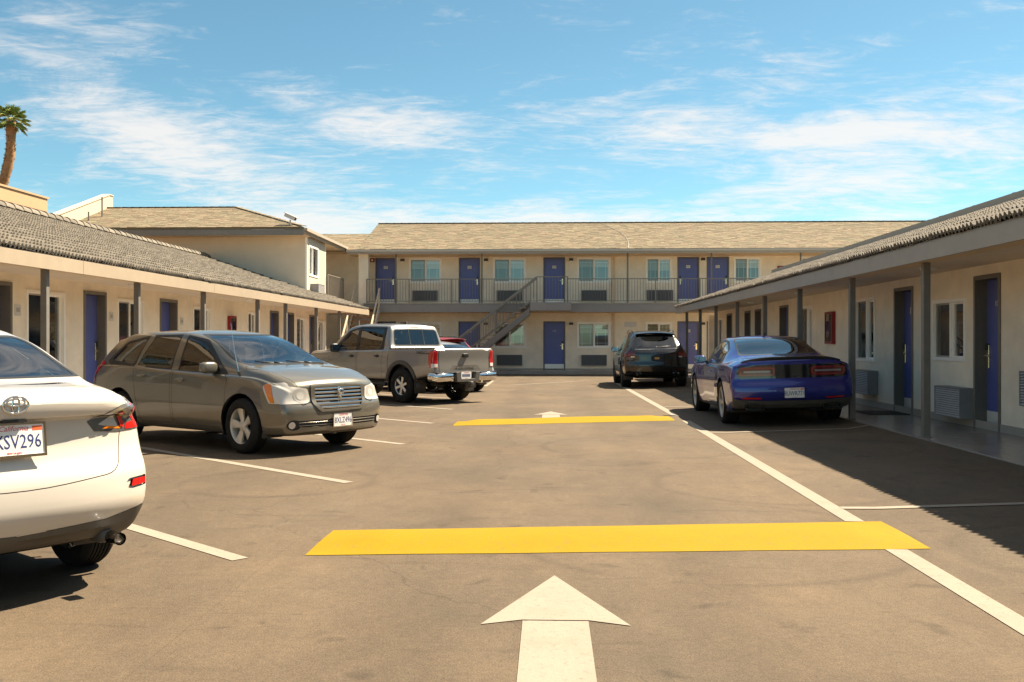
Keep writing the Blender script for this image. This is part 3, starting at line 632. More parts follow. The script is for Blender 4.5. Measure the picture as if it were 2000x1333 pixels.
# ================================================================ two-storey building across the back
def back_building():
    f = Face('B', 41.7); zw = .147; zu = 2.93
    t = thing('motel_building', 'two storey motel building across the back with balcony, blue doors and shingle roof', 'motel building', (4, 43, 0))
    UD = [(-7.5, -6.61, 1), (-3.89, -2.97, 1), (-.26, .68, 1), (5.45, 6.38, -1), (6.69, 7.64, 1), (12.4, 13.3, 1)]
    LD = [(-7.5, -6.61, 1), (-3.91, -2.97, 1), (-.26, .68, 1), (5.45, 6.38, 1), (6.69, 7.64, 1), (12.4, 13.3, 1)]
    UW = [(-6.04, -4.62), (-2.42, -.99), (1.18, 2.62), (4.1, 5.23), (7.83, 9.0), (10.63, 11.96)]
    holes = [(a, b, zu, 4.96) for a, b, c in UD]+[(a, b, zw, 2.22) for a, b, c in LD]+[(a, b, 3.86, 4.96) for a, b in UW]+[(a, b, 1.07, 2.19) for a, b in UW]
    wall(f, t, -10.05, 19, 0, 5.3, holes)
    for a, b, c in UD: door(f, t, a, b, zu, 4.96, c, deep=.04, fw=.045)
    for i, (a, b, c) in enumerate(LD): door(f, t, a, b, zw, 2.22, c, {2: '113'}.get(i), deep=.04, fw=.045)
    for a, b in UW: window(f, t, a, b, 3.86, 4.96, 'blind', fw=.09, drops=(.42, .5, .36)); window(f, t, a, b, 1.07, 2.19, 'blind', fw=.09, drops=(.4, .5, .75))
    for a, b in ((-5.88, -4.8), (-2.26, -1.16), (1.36, 2.45), (4.15, 5.26)):
        aircon(f, t, a, b, 3.09, 3.55, .12, True); aircon(f, t, a, b, .33, .79, .12, True)
    for a in (-6.32, -2.72, .93, 6.53): wall_lamp(f, t, a, 4.86); wall_lamp(f, t, a, 2.12)
    obj('base_band', MB().box(-8.6, 19, 41.69, 41.698, zw, zw+.06), TRIM, t)
    obj('interior_wall', MB().box(-9.8, 19, 43.6, 43.7, 0, 5.3), ROOM, t); obj('interior_floor', MB().box(-9.8, 19, 41.92, 43.6, 2.6, 2.8), ROOM, t)
    obj('rear_wall', MB().box(-10.05, 19, 49.6, 49.8, 0, 5.3), STUCCO, t); obj('ceiling', MB().box(-10, 19, 41.92, 49.6, 5.1, 5.2), ROOM, t)
    for x in (-10.05, 18.8): obj('end_wall', MB().box(x, x+.2, 41.92, 49.6, 0, 5.1), STUCCO, t)
    # balcony deck and its edge
    obj('balcony_deck', MB().box(-8.5, 19, 40.28, 41.7, 2.60, 2.93), CEIL, t)
    for a, b in ((-7.75, -.78), (.88, 6.9), (6.9, 13), (13, 19)): obj('deck_fascia', MB().box(a+.004, b-.004, 40.235, 40.28, 2.575, 2.915), mat('deck_fascia_paint', (.24, .22, .205), .6, var=.06, vs=3), t, bevel=.004)
    obj('deck_edge', MB().box(-7.75, 19, 40.21, 40.30, 2.932, 2.955), mat('deck_edge_paint', (.42, .37, .31), .7), t)
    obj('stair_landing', MB().box(-.78, .88, 39.2, 40.235, 2.60, 2.94), mat('deck_fascia_paint', (.2, .18, .165), .6), t, bevel=.006)
    railing(t, (-7.6, 40.27), (-.52, 40.27), 2.955, 3.95); railing(t, (.74, 40.27), (18.9, 40.27), 2.955, 3.95)
    railing(t, (-.50, 39.24), (.74, 39.24), 2.94, 3.97, 1.3); railing(t, (.74, 39.28), (.74, 40.2), 2.94, 3.97, 1.0)
    for x in (-6.39, -2.8, 3.23, 6.67, 10.3, 13.9): obj('post', MB().tube([(x, 40.33, 2.955), (x, 40.33, 5.02)], .034, 10), POST, t)
    obj('corner_pier', MB().box(-7.95, -7.55, 40.3, 40.62, .1, 5.1), STUCCO, t)
    obj('downspout', MB().box(2.72, 2.80, 41.61, 41.698, 2.935, 5.05), TAN, t); obj('downspout', MB().box(2.72, 2.80, 41.61, 41.698, .15, 2.6), TAN, t)
    # roof
    ey, ez, pr = 40.05, 5.17, .333; sl = math.hypot(1, pr)
    dk = sheet('roof', [(-7.95, ey, ez), (20, ey, ez), (20, ey+4.95, ez+4.95*pr), (-7.95, ey+4.95, ez+4.95*pr)], SHING, t)
    shingles(dk, (-7.95, ey-.02, ez+.002), (1, 0, 0), (0, 1, pr), 26.0, 4.95*sl)
    d2 = sheet('roof_low', [(-13.5, ey, ez-.006), (-7.955, ey, ez-.006), (-7.955, ey+2.9, ez+2.9*pr-.006), (-13.5, ey+2.9, ez+2.9*pr-.006)], SHING, t)
    shingles(d2, (-12, ey-.02, ez-.003), (1, 0, 0), (0, 1, pr), 4.04, 2.9*sl)
    sheet('roof_back', [(-7.95, ey+4.95, ez+4.95*pr), (20, ey+4.95, ez+4.95*pr), (20, ey+9.9, ez), (-7.95, ey+9.9, ez)], SHING, t)
    obj('verge', MB().prism([(ey+2.9, ez+2.9*pr-.1), (ey+4.95, ez+4.95*pr-.1), (ey+7, ez+2.9*pr-.1)], -7.96, -7.90, 'yz'), STUCCO, t)
    m = MB()
    for i in range(80): m.bar((-7.95+.35*i, ey+4.95, ez+4.95*pr+.035), (-7.95+.35*i+.42, ey+4.95, ez+4.95*pr+.024), .26, .018)
    obj('ridge_caps', m, SHING, dk)['kind'] = 'stuff'
    obj('fascia_board', MB().box(-8.4, 20, 40.02, 40.05, 4.98, 5.09), TRIM, t); obj('gutter', MB().box(-8.4, 20, 39.95, 40.018, 5.07, 5.155), mat('gutter_paint', (.5, .45, .38), .5), t)
    obj('soffit', MB().box(-8.4, 19, 40.05, 41.7, 5.0, 5.04), mat('warm_soffit', (.76, .56, .34), .7), t); obj('soffit', MB().box(-8.5, 19, 40.3, 41.69, 2.58, 2.598), mat('warm_soffit', (.56, .42, .26)), t)
    pts = []
    for i in range(14):
        q = i/13; x = 3.23-.95*(q)**1.7+.25*math.sin(q*3.1); pts.append((x, ey+4.9*q, ez+4.9*q*pr+.04))
    obj('roof_cable', MB().tube([(3.23, ey-.02, ez-.1)]+pts, .009, 6), mat('cable_grey', (.5, .46, .4), .6), t)
    return t
back_building()
# ================================================================ stairs
def stair_side():
    t = thing('staircase', 'grey steel staircase with open treads climbing to the middle of the back balcony', 'staircase', (-2.6, 39.7, 0))
    x1, z1, x0 = -.80, 2.93, -4.35; n = 16; y0, y1 = 39.24, 40.18
    for y in (y0, y1):
        m = MB(); d = .13
        m.prism([(x0+.12, .0), (x0+.52, .0), (x1, z1-.50), (x1, z1-.20)], y-.025, y+.025, 'xz'); obj('stringer', m, mat('stair_steel', (.17, .15, .135), .5), t, bevel=.004)
    tm = MB().box(-.15, .15, y0+.03, y1-.03, -.05, 0).mesh('tread'); tm.materials.append(mat('tread_concrete', (.36, .27, .19), .85, var=.15, vs=6))
    for i in range(n-1):
        q = (i+1)/n; obj('tread', tm, None, t, loc=(x0+(x1-x0)*(q-.02), 0, z1*q))
    for y in (y0-.005, y1+.005):
        a = (x0+.02, y, .98); b = (x1+.28, y, z1+1.03); rl = obj('handrail', MB().bar(a, b, .045, .06), RAIL, t); obj('lower_rail', MB().bar((a[0], y, a[2]-.75), (b[0]-.25, y, b[2]-.98), .035, .04), RAIL, rl)
        for i in range(27):
            q = (i+.6)/27.5; x = a[0]+(b[0]-a[0])*q; z = a[2]+(b[2]-a[2])*q; obj('baluster', MB().box(x-.010, x+.010, y-.010, y+.010, z-.76, z-.02), RAIL, rl)
        for x, w in ((x0+.02, .03), (-2.2, .028)):
            q = (x-a[0])/(b[0]-a[0]); zb = max(0, z1*(x-x0)/(x1-x0)-.1); obj('rail_post', MB().box(x-w, x+w, y-w, y+w, zb, a[2]+(b[2]-a[2])*q), RAIL, rl)
stair_side()
def stair_left():
    t = thing('staircase', 'wooden staircase with brown open treads at the far end of the left wing', 'staircase', (-7.6, 38.5, 0))
    y0, y1, z1, n = 36.9, 40.26, 2.93, 16; xa, xb = -8.10, -7.08
    for x in (xa, xb): obj('stringer', MB().prism([(y0-.12, 0), (y0+.2, 0), (y1, z1-.3), (y1, z1)], x-.03, x+.03, 'yz'), mat('stringer_paint', (.55, .46, .34), .7), t)
    tm = MB().box(xa+.03, xb-.03, -.15, .15, -.06, 0).mesh('tread'); tm.materials.append(WOOD)
    for i in range(n-1):
        q = (i+1)/n; obj('tread', tm, None, t, loc=(0, y0+(y1-y0)*q, z1*q))
    for x in (xa-.01, xb+.01):
        m = MB().bar((x, y0, .75), (x, y1, z1+.62), .05, .09); r = obj('handrail', m, mat('stringer_paint', (.55, .46, .34)), t)
        for q in (0, .5, .97): y = y0+(y1-y0)*q; obj('rail_post', MB().box(x-.035, x+.035, y-.035, y+.035, z1*q, z1*q+.68), mat('stringer_paint', (.5, .4, .3)), r)
stair_left()
# ================================================================ neighbours, palm
def neighbours():
    t = thing('neighbour_building', 'peach stucco building with banded parapet beyond the left tiled roof', 'building', (-23, 24, 0))
    obj('wall', MB().box(-30, -17.4, 8, 32.9, 0, 5.8), PEACH, t); c = obj('parapet', MB().box(-30.1, -17.32, 7.9, 32.95, 5.83, 6.28), mat('peach_band', (.42, .27, .15), .9, var=.04), t, bevel=.01)
    obj('groove', MB().box(-29.9, -17.42, 8.1, 32.85, 5.79, 5.84), POST, t); obj('parapet_cap', MB().box(-30.15, -17.28, 7.85, 33, 6.28, 6.34), mat('peach_band', (.7, .42, .2)), c)
    s = thing('roof_stair_frame', 'small dark lattice frame peeking above the right tiled roof at the picture edge', 'frame', (18.9, 39, 0))
    m = MB(); P = lambda x, z: (x, 39, z)
    for k in range(9): x = 18.1+.25*k; m.bar(P(x, 0 if k in (0, 8) else 5.6), P(x, 6.75+.1*k if k < 7 else 7.35), .035, .035, (0, 1, 0))
    m.bar(P(18.0, 6.7), P(19.6, 7.38), .06, .06, (0, 1, 0)); m.bar(P(19.6, 7.38), P(20.2, 7.35), .06, .06, (0, 1, 0)); m.bar(P(18.1, 6.55), P(20.1, 6.55), .04, .04, (0, 1, 0)); m.bar(P(18.1, 5.6), P(20.1, 5.6), .04, .04, (0, 1, 0))
    obj('lattice', m, POST, s)
neighbours()
def sstep_(t): t = min(1, max(0, t)); return t*t*(3-2*t)
def palm():
    t = thing('palm_tree', 'fan palm with a shaggy brown trunk rising at the far left', 'palm tree', (-22.8, 39.5, 0)); rng = random.Random(3)
    def C(z): return Vector((-22.35-.42*sstep_((9.4-z)/2.6)-.05*math.sin(z*1.1), 39.5, z))
    m = MB(); pts = [C(z) for z in np.linspace(0, 10.5, 28)]; m.tube(pts, [.25-.07*i/27+.012*rng.uniform(-1, 1) for i in range(28)], 12)
    BARK = mat('palm_bark', (.30, .165, .075), .95, var=.3, vs=9, bump=.6, bs=25); tr = obj('trunk', m, BARK, t, smooth=True)
    b = MB()                                                    # old leaf bases
    for i in range(900):
        z = rng.uniform(.2, 10.45); a = rng.uniform(0, 2*math.pi); c = C(z); r = .25-.07*z/10.2; d = Vector((math.cos(a), math.sin(a), 0)); s = Vector((-d.y, d.x, 0))*rng.uniform(.03, .06)
        p = c+d*(r-.01); tip = p+d*rng.uniform(.03, .075)+Vector((0, 0, rng.uniform(.05, .12)))
        b.add([p-s, p+s, tip+s*.4, tip-s*.4], [(0, 1, 2, 3)])
    obj('leaf_base', b, BARK, tr, fix=False)['kind'] = 'stuff'
    top = C(10.5); G = mat('palm_green', (.16, .21, .04), .55, var=.3, vs=4); G2 = mat('palm_light', (.30, .32, .09), .55, var=.2, vs=4)
    for k in range(30):
        a = k*2.39996; el = R(80-118*(k/29)**.9); d = Vector((math.cos(a)*math.cos(el), math.sin(a)*math.cos(el), math.sin(el)))
        stem = .34+.10*rng.random(); base = top+d*stem; m = MB().bar(top-Vector((0, 0, .05)), base, .018, .012)
        s = d.cross(Vector((0, 0, 1))).normalized(); u = s.cross(d).normalized(); n = 15
        for j in range(n):
            w = (j-(n-1)/2)/((n-1)/2); ang = w*R(82); dd = (d*math.cos(ang)+s*math.sin(ang)).normalized(); L_ = (.44-.14*abs(w))*rng.uniform(.85, 1.1)
            side = (s*math.cos(ang)-d*math.sin(ang))*.022; mid = base+dd*L_*.55+u*.03; tip = base+dd*L_-Vector((0, 0, .05+.06*rng.random()))
            m.add([base, mid-side, tip, mid+side], [(0, 1, 2), (0, 2, 3)])
        obj('frond', m, G if k % 3 else G2, t, fix=False)
palm()
# ================================================================ vehicle kit
def pchip(tab):
    xs = [t[0] for t in tab]; ys = [t[1] for t in tab]; n = len(xs)
    if n == 1: return lambda x: ys[0]
    h = [xs[i+1]-xs[i] for i in range(n-1)]; dl = [(ys[i+1]-ys[i])/h[i] for i in range(n-1)]
    d = [0]*n; d[0] = dl[0]; d[-1] = dl[-1]
    for i in range(1, n-1):
        if dl[i-1]*dl[i] > 0:
            w1 = 2*h[i]+h[i-1]; w2 = h[i]+2*h[i-1]; d[i] = (w1+w2)/(w1/dl[i-1]+w2/dl[i])
    def f(x):
        if x <= xs[0]: return ys[0]
        if x >= xs[-1]: return ys[-1]
        i = 0
        while x > xs[i+1]: i += 1
        t = (x-xs[i])/h[i]; t2 = t*t; t3 = t2*t
        return (2*t3-3*t2+1)*ys[i]+(t3-2*t2+t)*h[i]*d[i]+(-2*t3+3*t2)*ys[i+1]+(t3-t2)*h[i]*d[i+1]
    return f
def sstep(t): t = min(1, max(0, t)); return t*t*(3-2*t)
def rounded(poly, r, n=4):
    out = []; m = len(poly)
    for i in range(m):
        p0 = Vector(poly[i-1]); p = Vector(poly[i][:2]); p1 = Vector(poly[(i+1) % m][:2]); p0 = Vector(poly[i-1][:2]); rr = poly[i][2] if len(poly[i]) > 2 else r
        a = (p0-p); b = (p1-p); rr = min(rr, a.length*.45, b.length*.45); s = p+a.normalized()*rr; e = p+b.normalized()*rr
        for k in range(n+1):
            t = k/n; q = s*(1-t)**2+p*2*t*(1-t)+e*t*t; out.append((q.x, q.y))
    return out
def inset(poly, d):
    n = len(poly); A = sum(poly[i][0]*poly[(i+1) % n][1]-poly[(i+1) % n][0]*poly[i][1] for i in range(n)); sg = 1 if A > 0 else -1; out = []
    for i in range(n):
        p0 = Vector(poly[i-1]); p = Vector(poly[i]); p1 = Vector(poly[(i+1) % n]); a = p-p0; b = p1-p
        if a.length < 1e-7: a = b
        if b.length < 1e-7: b = a
        na = Vector((-a.y, a.x)).normalized()*sg; nb = Vector((-b.y, b.x)).normalized()*sg; m = na+nb
        if m.length < 1e-4: m = na
        m.normalize(); k = d/max(.45, m.dot(na)); out.append(tuple(p+m*k))
    return out
def inpoly(x, y, P):
    c = False; n = len(P); j = n-1
    for i in range(n):
        if (P[i][1] > y) != (P[j][1] > y) and x < (P[j][0]-P[i][0])*(y-P[i][1])/(P[j][1]-P[i][1])+P[i][0]: c = not c
        j = i
    return c
AX = {'y': (0, 2, 1), 'x': (1, 2, 0), 'z': (0, 1, 2)}
class Car:
    def __init__(s, name, label, cat, paint, spec, group='vehicles parked in the motel court'):
        s.root = thing(name, label, cat, group=group); s.sp = spec; s.paint = paint; s.reg = {'body': (0, 'body', paint, 0., None)}; s.ids = ['body']
        s.loft()
    def part(s, name, mb, m, parent=None, **k):
        return obj(name, mb, m, parent or s.root, world=False, **k)
    def rails(s, x):
        c = s.c; zb, zt, wm, zl, wb, wr, cr = (c[k](x) for k in ('zb', 'zt', 'wm', 'zbelt', 'wb', 'wr', 'crown')); zr = zt-cr
        k = min(1, max(0, (zr-zl)/.3)); ky = min(1, max(0.12, (zr-zl)/.3)); ll = s.sp.get('tuck', .05); hb = zl-zb; lm = s.sp.get('midf', .42)
        sh = s.sp.get('shoulder', .012)
        P = [(0, zb), (wm-.14, zb), (wm-ll-.02, zb+.012), (wm-ll+.018, zb+.06), (wm-.006, zb+hb*lm*.75), (wm, zb+hb*lm), (wm-.012, zl-.16*min(1, hb/.5)), (wb+sh, zl-.045), (wb+sh*.2, zl-.008), (wb-.018, zl+.012*ky)]
        b = s.sp.get('bulge', .02)*k
        for q in (.33, .66): P.append((wb-.02+(wr-wb+.02)*q+b*math.sin(math.pi*q), zl+.012*ky+(zr-zl-.012*ky)*q))
        P += [(wr+.012*k, zr-.035*k), (wr-.03*k-.03*(1-k), zr+.008), (wr*.80, zr+cr*.42), (wr*.45, zr+cr*.83), (0, zt)]
        return P
    def section(s, x, per=3):
        P = s.rails(x); t = [0]
        for i in range(1, len(P)): t.append(t[-1]+max(.012, math.hypot(P[i][0]-P[i-1][0], P[i][1]-P[i-1][1])))
        fy = pchip(list(zip(t, [p[0] for p in P]))); fz = pchip(list(zip(t, [p[1] for p in P]))); out = []
        for i in range(len(P)-1):
            for k in range(per): q = t[i]+(t[i+1]-t[i])*k/per; out.append((max(0, fy(q)), fz(q)))
        out.append((0, P[-1][1])); return out
    def xend(s, x, y, z):
        sp = s.sp; xr, xf = sp['x']; W_ = sp['W']
        fr = pchip(sp['front']) if 'ff' not in s.__dict__ else s.ff; s.ff = fr
        rr = pchip(sp['rear']) if 'rf' not in s.__dict__ else s.rf; s.rf = rr
        lf, lr = sp.get('lf', .9), sp.get('lr', .9)
        u = abs(y)/W_
        dxf = fr(z)-sp.get('bowf', .2)*u**2.6; dxr = rr(z)+sp.get('bowr', .1)*u**2.6
        return x+sstep((x-(xf-lf))/lf)*dxf+sstep(((xr+lr)-x)/lr)*dxr
    def loft(s):
        sp = s.sp; xr, xf = sp['x']; s.c = {k: pchip(sp[k]) for k in ('zb', 'zt', 'wm', 'zbelt', 'wb', 'wr', 'crown')}
        rad = sp.get('rad', .055); xs = set()
        n = int((xf-xr)/.06); xs |= {xr+(xf-xr)*i/n for i in range(n+1)}
        for i in range(7): d = rad*(1-math.cos(math.pi/2*i/6)); xs |= {xr+d, xf-d}
        xs |= set(sp.get('xs', [])); xs = sorted(xs); ys = [xs[0]]
        for x in xs[1:]:
            if x-ys[-1] > .0035: ys.append(x)
        xs = ys; m = None; V = []; F = []
        for x in xs:
            S = s.section(x, sp.get('per', 3)); t = min(x-xr, xf-x); dl = 0
            if t < rad: dl = rad-math.sqrt(max(0, rad*rad-(rad-t)**2))
            zs = [p[1] for p in S]; zc = (max(zs)+min(zs))/2; hz = (max(zs)-min(zs))/2; wmx = max(p[0] for p in S)
            S = [(y*(1-dl/wmx), zc+(z-zc)*(1-dl/hz)) for y, z in S]; m = len(S)
            ring = [(s.xend(x, y, z), y, z) for y, z in S]+[(s.xend(x, y, z), -y, z) for y, z in S[-2:0:-1]]
            V += ring
        n = 2*m-2
        for i in range(len(xs)-1):
            for j in range(n): F.append((i*n+j, i*n+(j+1) % n, (i+1)*n+(j+1) % n, (i+1)*n+j))
        for e, x in ((0, xs[0]), (len(xs)-1, xs[-1])):
            K = 18; rows = []
            for j in range(m):
                L_ = e*n+j; Rr = e*n+((n-j) % n); y0 = V[L_][1]; z0 = V[L_][2]
                if y0 < 1e-5: rows.append([L_]*(K+1)); continue
                row = [L_]
                for k in range(1, K): y = y0*(1-2*k/K); row.append(len(V)); V.append((s.xend(x, y, z0), y, z0))
                row.append(Rr); rows.append(row)
            for j in range(m-1):
                for k in range(K):
                    f = [rows[j][k], rows[j][k+1], rows[j+1][k+1], rows[j+1][k]]; g = []
                    for v in f:
                        if v not in g: g.append(v)
                    if len(g) > 2: F.append(tuple(g))
        me = bpy.data.meshes.new('tmp'); me.from_pydata(V, [], F); s.bm = bmesh.new(); s.bm.from_mesh(me); bpy.data.meshes.remove(me)
        bmesh.ops.remove_doubles(s.bm, verts=s.bm.verts, dist=.0008); bmesh.ops.dissolve_degenerate(s.bm, dist=.0005, edges=s.bm.edges)
        bmesh.ops.recalc_face_normals(s.bm, faces=s.bm.faces)
        s.lay = s.bm.faces.layers.int.new('reg'); s.bm.normal_update()
        for f in s.bm.faces:
            if f.normal.z < -.75 and f.calc_center_median().z < s.c['zb'](f.calc_center_median().x)+.03: f[s.lay] = s.rid('under', 'underbody', DARK, 0)
    def rid(s, key, name=None, m=None, off=0., parent=None):
        if key not in s.reg: s.reg[key] = (len(s.ids), name, m, off, parent); s.ids.append(key)
        return s.reg[key][0]
    def cut(s, key, poly, ax, sg, name=None, m=None, off=0., parent=None, lim=None, nmin=.08, only=None):
        rid = s.rid(key, name, m, off, parent); a, b, d = AX[ax]; bm = s.bm
        x0 = min(p[0] for p in poly); x1 = max(p[0] for p in poly); y0 = min(p[1] for p in poly); y1 = max(p[1] for p in poly)
        okr = None if only is None else {s.reg[k][0] for k in only if k in s.reg}
        loc = []
        for f in bm.faces:
            if f.normal[d]*sg < nmin: continue
            if okr is not None and f[s.lay] not in okr: continue
            A = [v.co[a] for v in f.verts]
            if max(A) < x0 or min(A) > x1: continue
            B = [v.co[b] for v in f.verts]
            if max(B) < y0 or min(B) > y1: continue
            if lim and not lim(f.calc_center_median()): continue
            loc.append(f)
        n = len(poly)
        for i in range(n):
            p, q = poly[i], poly[(i+1) % n]; dx, dy = q[0]-p[0], q[1]-p[1]; L_ = math.hypot(dx, dy)
            if L_ < 1e-6: continue
            sx0, sx1 = sorted((p[0], q[0])); sy0, sy1 = sorted((p[1], q[1])); e = 1e-5; hit = []; rest = []
            for f in loc:
                A = [v.co[a] for v in f.verts]; B = [v.co[b] for v in f.verts]
                if max(A) < sx0-e or min(A) > sx1+e or max(B) < sy0-e or min(B) > sy1+e: rest.append(f); continue
                sd = [(v.co[a]-p[0])*dy-(v.co[b]-p[1])*dx for v in f.verts]
                if min(sd) > -1e-7*L_ or max(sd) < 1e-7*L_: rest.append(f); continue
                hit.append(f)
            if not hit: continue
            new = []; tol = 2e-6*L_
            for f in hit:
                lay = f[s.lay]
                for e_ in list(f.edges):
                    va, vb = e_.verts; da = (va.co[a]-p[0])*dy-(va.co[b]-p[1])*dx; db = (vb.co[a]-p[0])*dy-(vb.co[b]-p[1])*dx
                    if (da > tol and db < -tol) or (da < -tol and db > tol): bmesh.utils.edge_split(e_, va, da/(da-db))
                vs = list(f.verts); on = [k for k, v in enumerate(vs) if abs((v.co[a]-p[0])*dy-(v.co[b]-p[1])*dx) <= tol*4]; nv = len(vs); done = False
                for i1 in range(len(on)):
                    for i2 in range(i1+1, len(on)):
                        k1, k2 = on[i1], on[i2]
                        if k2-k1 > 1 and not (k1 == 0 and k2 == nv-1):
                            try: r = bmesh.utils.face_split(f, vs[k1], vs[k2])
                            except Exception: continue
                            nf = r[0]; nf[s.lay] = lay; nf.normal_update(); f.normal_update(); new += [f, nf]; done = True; break
                    if done: break
                if not done: new.append(f)
            loc = rest+new
        cnt = 0
        for f in loc:
            c = f.calc_center_median()
            if inpoly(c[a], c[b], poly): f[s.lay] = rid; cnt += 1
        return cnt
    def both(s, key, poly, ax, name=None, m=None, off=0., sg=1, gap=0, parent=None, **k):
        for t, sd in (('L', 1), ('R', -1)):
            P = poly if ax == 'y' else [((p[0], p[1]*sd) if ax == 'z' else (p[0]*sd, p[1])) for p in poly]
            if sd < 0 and ax != 'y': P = P[::-1]
            lim = k.get('lim'); kk = {q: v for q, v in k.items() if q != 'lim'}
            par = None if parent is None else parent+t
            if gap: s.cut('gap'+key+t, P, ax, sd if ax == 'y' else sg, 'panel_gap', DARK, -.006, lim=lim, **kk); s.cut(key+t, inset(P, gap), ax, sd if ax == 'y' else sg, name, m, off, par, lim=lim, **kk)
            else: s.cut(key+t, P, ax, sd if ax == 'y' else sg, name, m, off, par, lim=lim, **kk)
    def one(s, key, poly, ax, sg, name, m, off=0., gap=0, parent=None, **k):
        if gap: s.cut('gap'+key, poly, ax, sg, 'panel_gap', DARK, -.006, **k); poly = inset(poly, gap)
        s.cut(key, poly, ax, sg, name, m, off, parent, **k)
    def arch(s, cx, cz, r, flare=None):
        n = 28; P = [(cx+r*math.cos(2*math.pi*i/n), cz+r*math.sin(2*math.pi*i/n)) for i in range(n)]
        P = [p for p in P]
        if flare:
            Q = [(cx+(r+flare[0])*math.cos(2*math.pi*i/n), cz+(r+flare[0])*math.sin(2*math.pi*i/n)) for i in range(n)]
            s.both('flare%.2f' % cx, Q, 'y', 'wheel_arch_trim', flare[1], .014, nmin=.02)
        for sd in (1, -1):
            s.cut('void', P, 'y', sd, nmin=-.4, lim=lambda c: c.y*sd > .42 and c.z < cz+r+.1)
        W_ = s.sp['W']
        for sd in (1, -1):
            wo = s.c['wm'](cx)-.012; m = MB(); vs = []; k = 20
            for i in range(k+1):
                t = -.35+(math.pi+.7)*i/k
                for y, rr in ((wo-.03, r*1.0), (wo-.03, r+.035), (wo-.32, r+.035)): vs.append((cx+rr*math.cos(t), sd*y, cz+rr*math.sin(t)))
            m.add(vs, [(3*i+j, 3*i+j+1, 3*i+j+4, 3*i+j+3) for i in range(k) for j in range(2)])
            b = len(m.v); m.add([(cx, sd*(wo-.32), cz)]+[(cx+(r+.035)*math.cos(-.35+(math.pi+.7)*i/k), sd*(wo-.32), cz+(r+.035)*math.sin(-.35+(math.pi+.7)*i/k)) for i in range(k+1)], [(0, i+1, i+2) for i in range(k)])
            s.part('wheel_well', m, DARK, fix=False, smooth=True)
            # lip joining body edge to the well
    def finish(s, bodysplit=None):
        bm = s.bm; bm.normal_update(); bm.verts.index_update(); nor = {v: v.normal.copy() for v in bm.verts}; made = {}
        groups = {}
        for f in bm.faces: groups.setdefault(f[s.lay], []).append(f)
        order = [k for k in s.ids if s.reg[k][4] is None]+[k for k in s.ids if s.reg[k][4] is not None]
        for key in order:
            i, name, m, off, par = s.reg[key]
            if i not in groups or name is None: continue
            vm = {}; vs = []; ns = []; fs = []
            for f in groups[i]:
                idx = []
                for v in f.verts:
                    if v not in vm: vm[v] = len(vs); vs.append(v.co+nor[v]*off); ns.append(nor[v])
                    idx.append(vm[v])
                fs.append(idx)
            me = bpy.data.meshes.new(name); me.from_pydata([tuple(v) for v in vs], [], fs); me.polygons.foreach_set('use_smooth', [True]*len(fs)); me.update()
            me.normals_split_custom_set_from_vertices([tuple(n) for n in ns]); me.materials.append(m)
            made[key] = obj(name, me, None, made.get(par, s.root) if par else s.root, world=False)
        bm.free(); s.made = made; return made
    def ray(s, o, d):
        return None
def superbox(mb, c, r, p=4, nu=16, nv=10, rot=None):       # rounded box
    vs = []; fs = []; sgp = lambda v: math.copysign(abs(v)**(2/p), v)
    for j in range(nv+1):
        a = -math.pi/2+math.pi*j/nv
        for i in range(nu):
            t = 2*math.pi*i/nu; v = Vector((r[0]*sgp(math.cos(a))*sgp(math.cos(t)), r[1]*sgp(math.cos(a))*sgp(math.sin(t)), r[2]*sgp(math.sin(a))))
            if rot is not None: v = rot @ v
            vs.append(tuple(Vector(c)+v))
    for j in range(nv):
        for i in range(nu): fs.append((j*nu+i, j*nu+(i+1) % nu, (j+1)*nu+(i+1) % nu, (j+1)*nu+i))
    return mb.add(vs, fs)
TYRE = mat('tyre_rubber', (.016, .015, .014), .8, var=.25, vs=12, bump=.25, bs=90); TYRE.node_tree.nodes['Principled BSDF'].inputs['Specular IOR Level'].default_value = .25
ALLOY = mat('alloy', (.62, .60, .56), .3, .9); ALLOYD = mat('dark_alloy', (.10, .10, .10), .35, .7); CHROME = mat('chrome', (.80, .78, .74), .08, 1.0); BRAKE = mat('brake_iron', (.12, .11, .10), .5, .8)
SEAT = mat('seat_fabric', (.055, .052, .05), .85); SEATL = mat('seat_tan', (.34, .30, .24), .85); CABIN = mat('cabin_trim', (.03, .029, .028), .7)
CGLASS = glass('car_glass', (.62, .70, .66)); CGLASSD = glass('tinted_car_glass', (.10, .10, .10)); CGLASSM = glass('car_glass_mid', (.30, .33, .31))
LRED = mat('red_lens', (.50, .012, .008), .12, coat=1); LREDD = mat('dark_red_lens', (.10, .006, .005), .12, coat=1); LAMB = mat('amber_lens', (.75, .20, .01), .12, coat=1); LCLR = mat('clear_lens', (.62, .60, .56), .12, .35, coat=1); LGRY = mat('smoked_lens', (.12, .115, .11), .12, .3, coat=1)
BLKPL = mat('black_trim', (.017, .017, .017), .45, var=.15, vs=9); GLOSSB = mat('gloss_black', (.008, .008, .009), .08, coat=1)
GREYPL = mat('grey_plastic', (.085, .077, .066), .6, var=.1, vs=8)
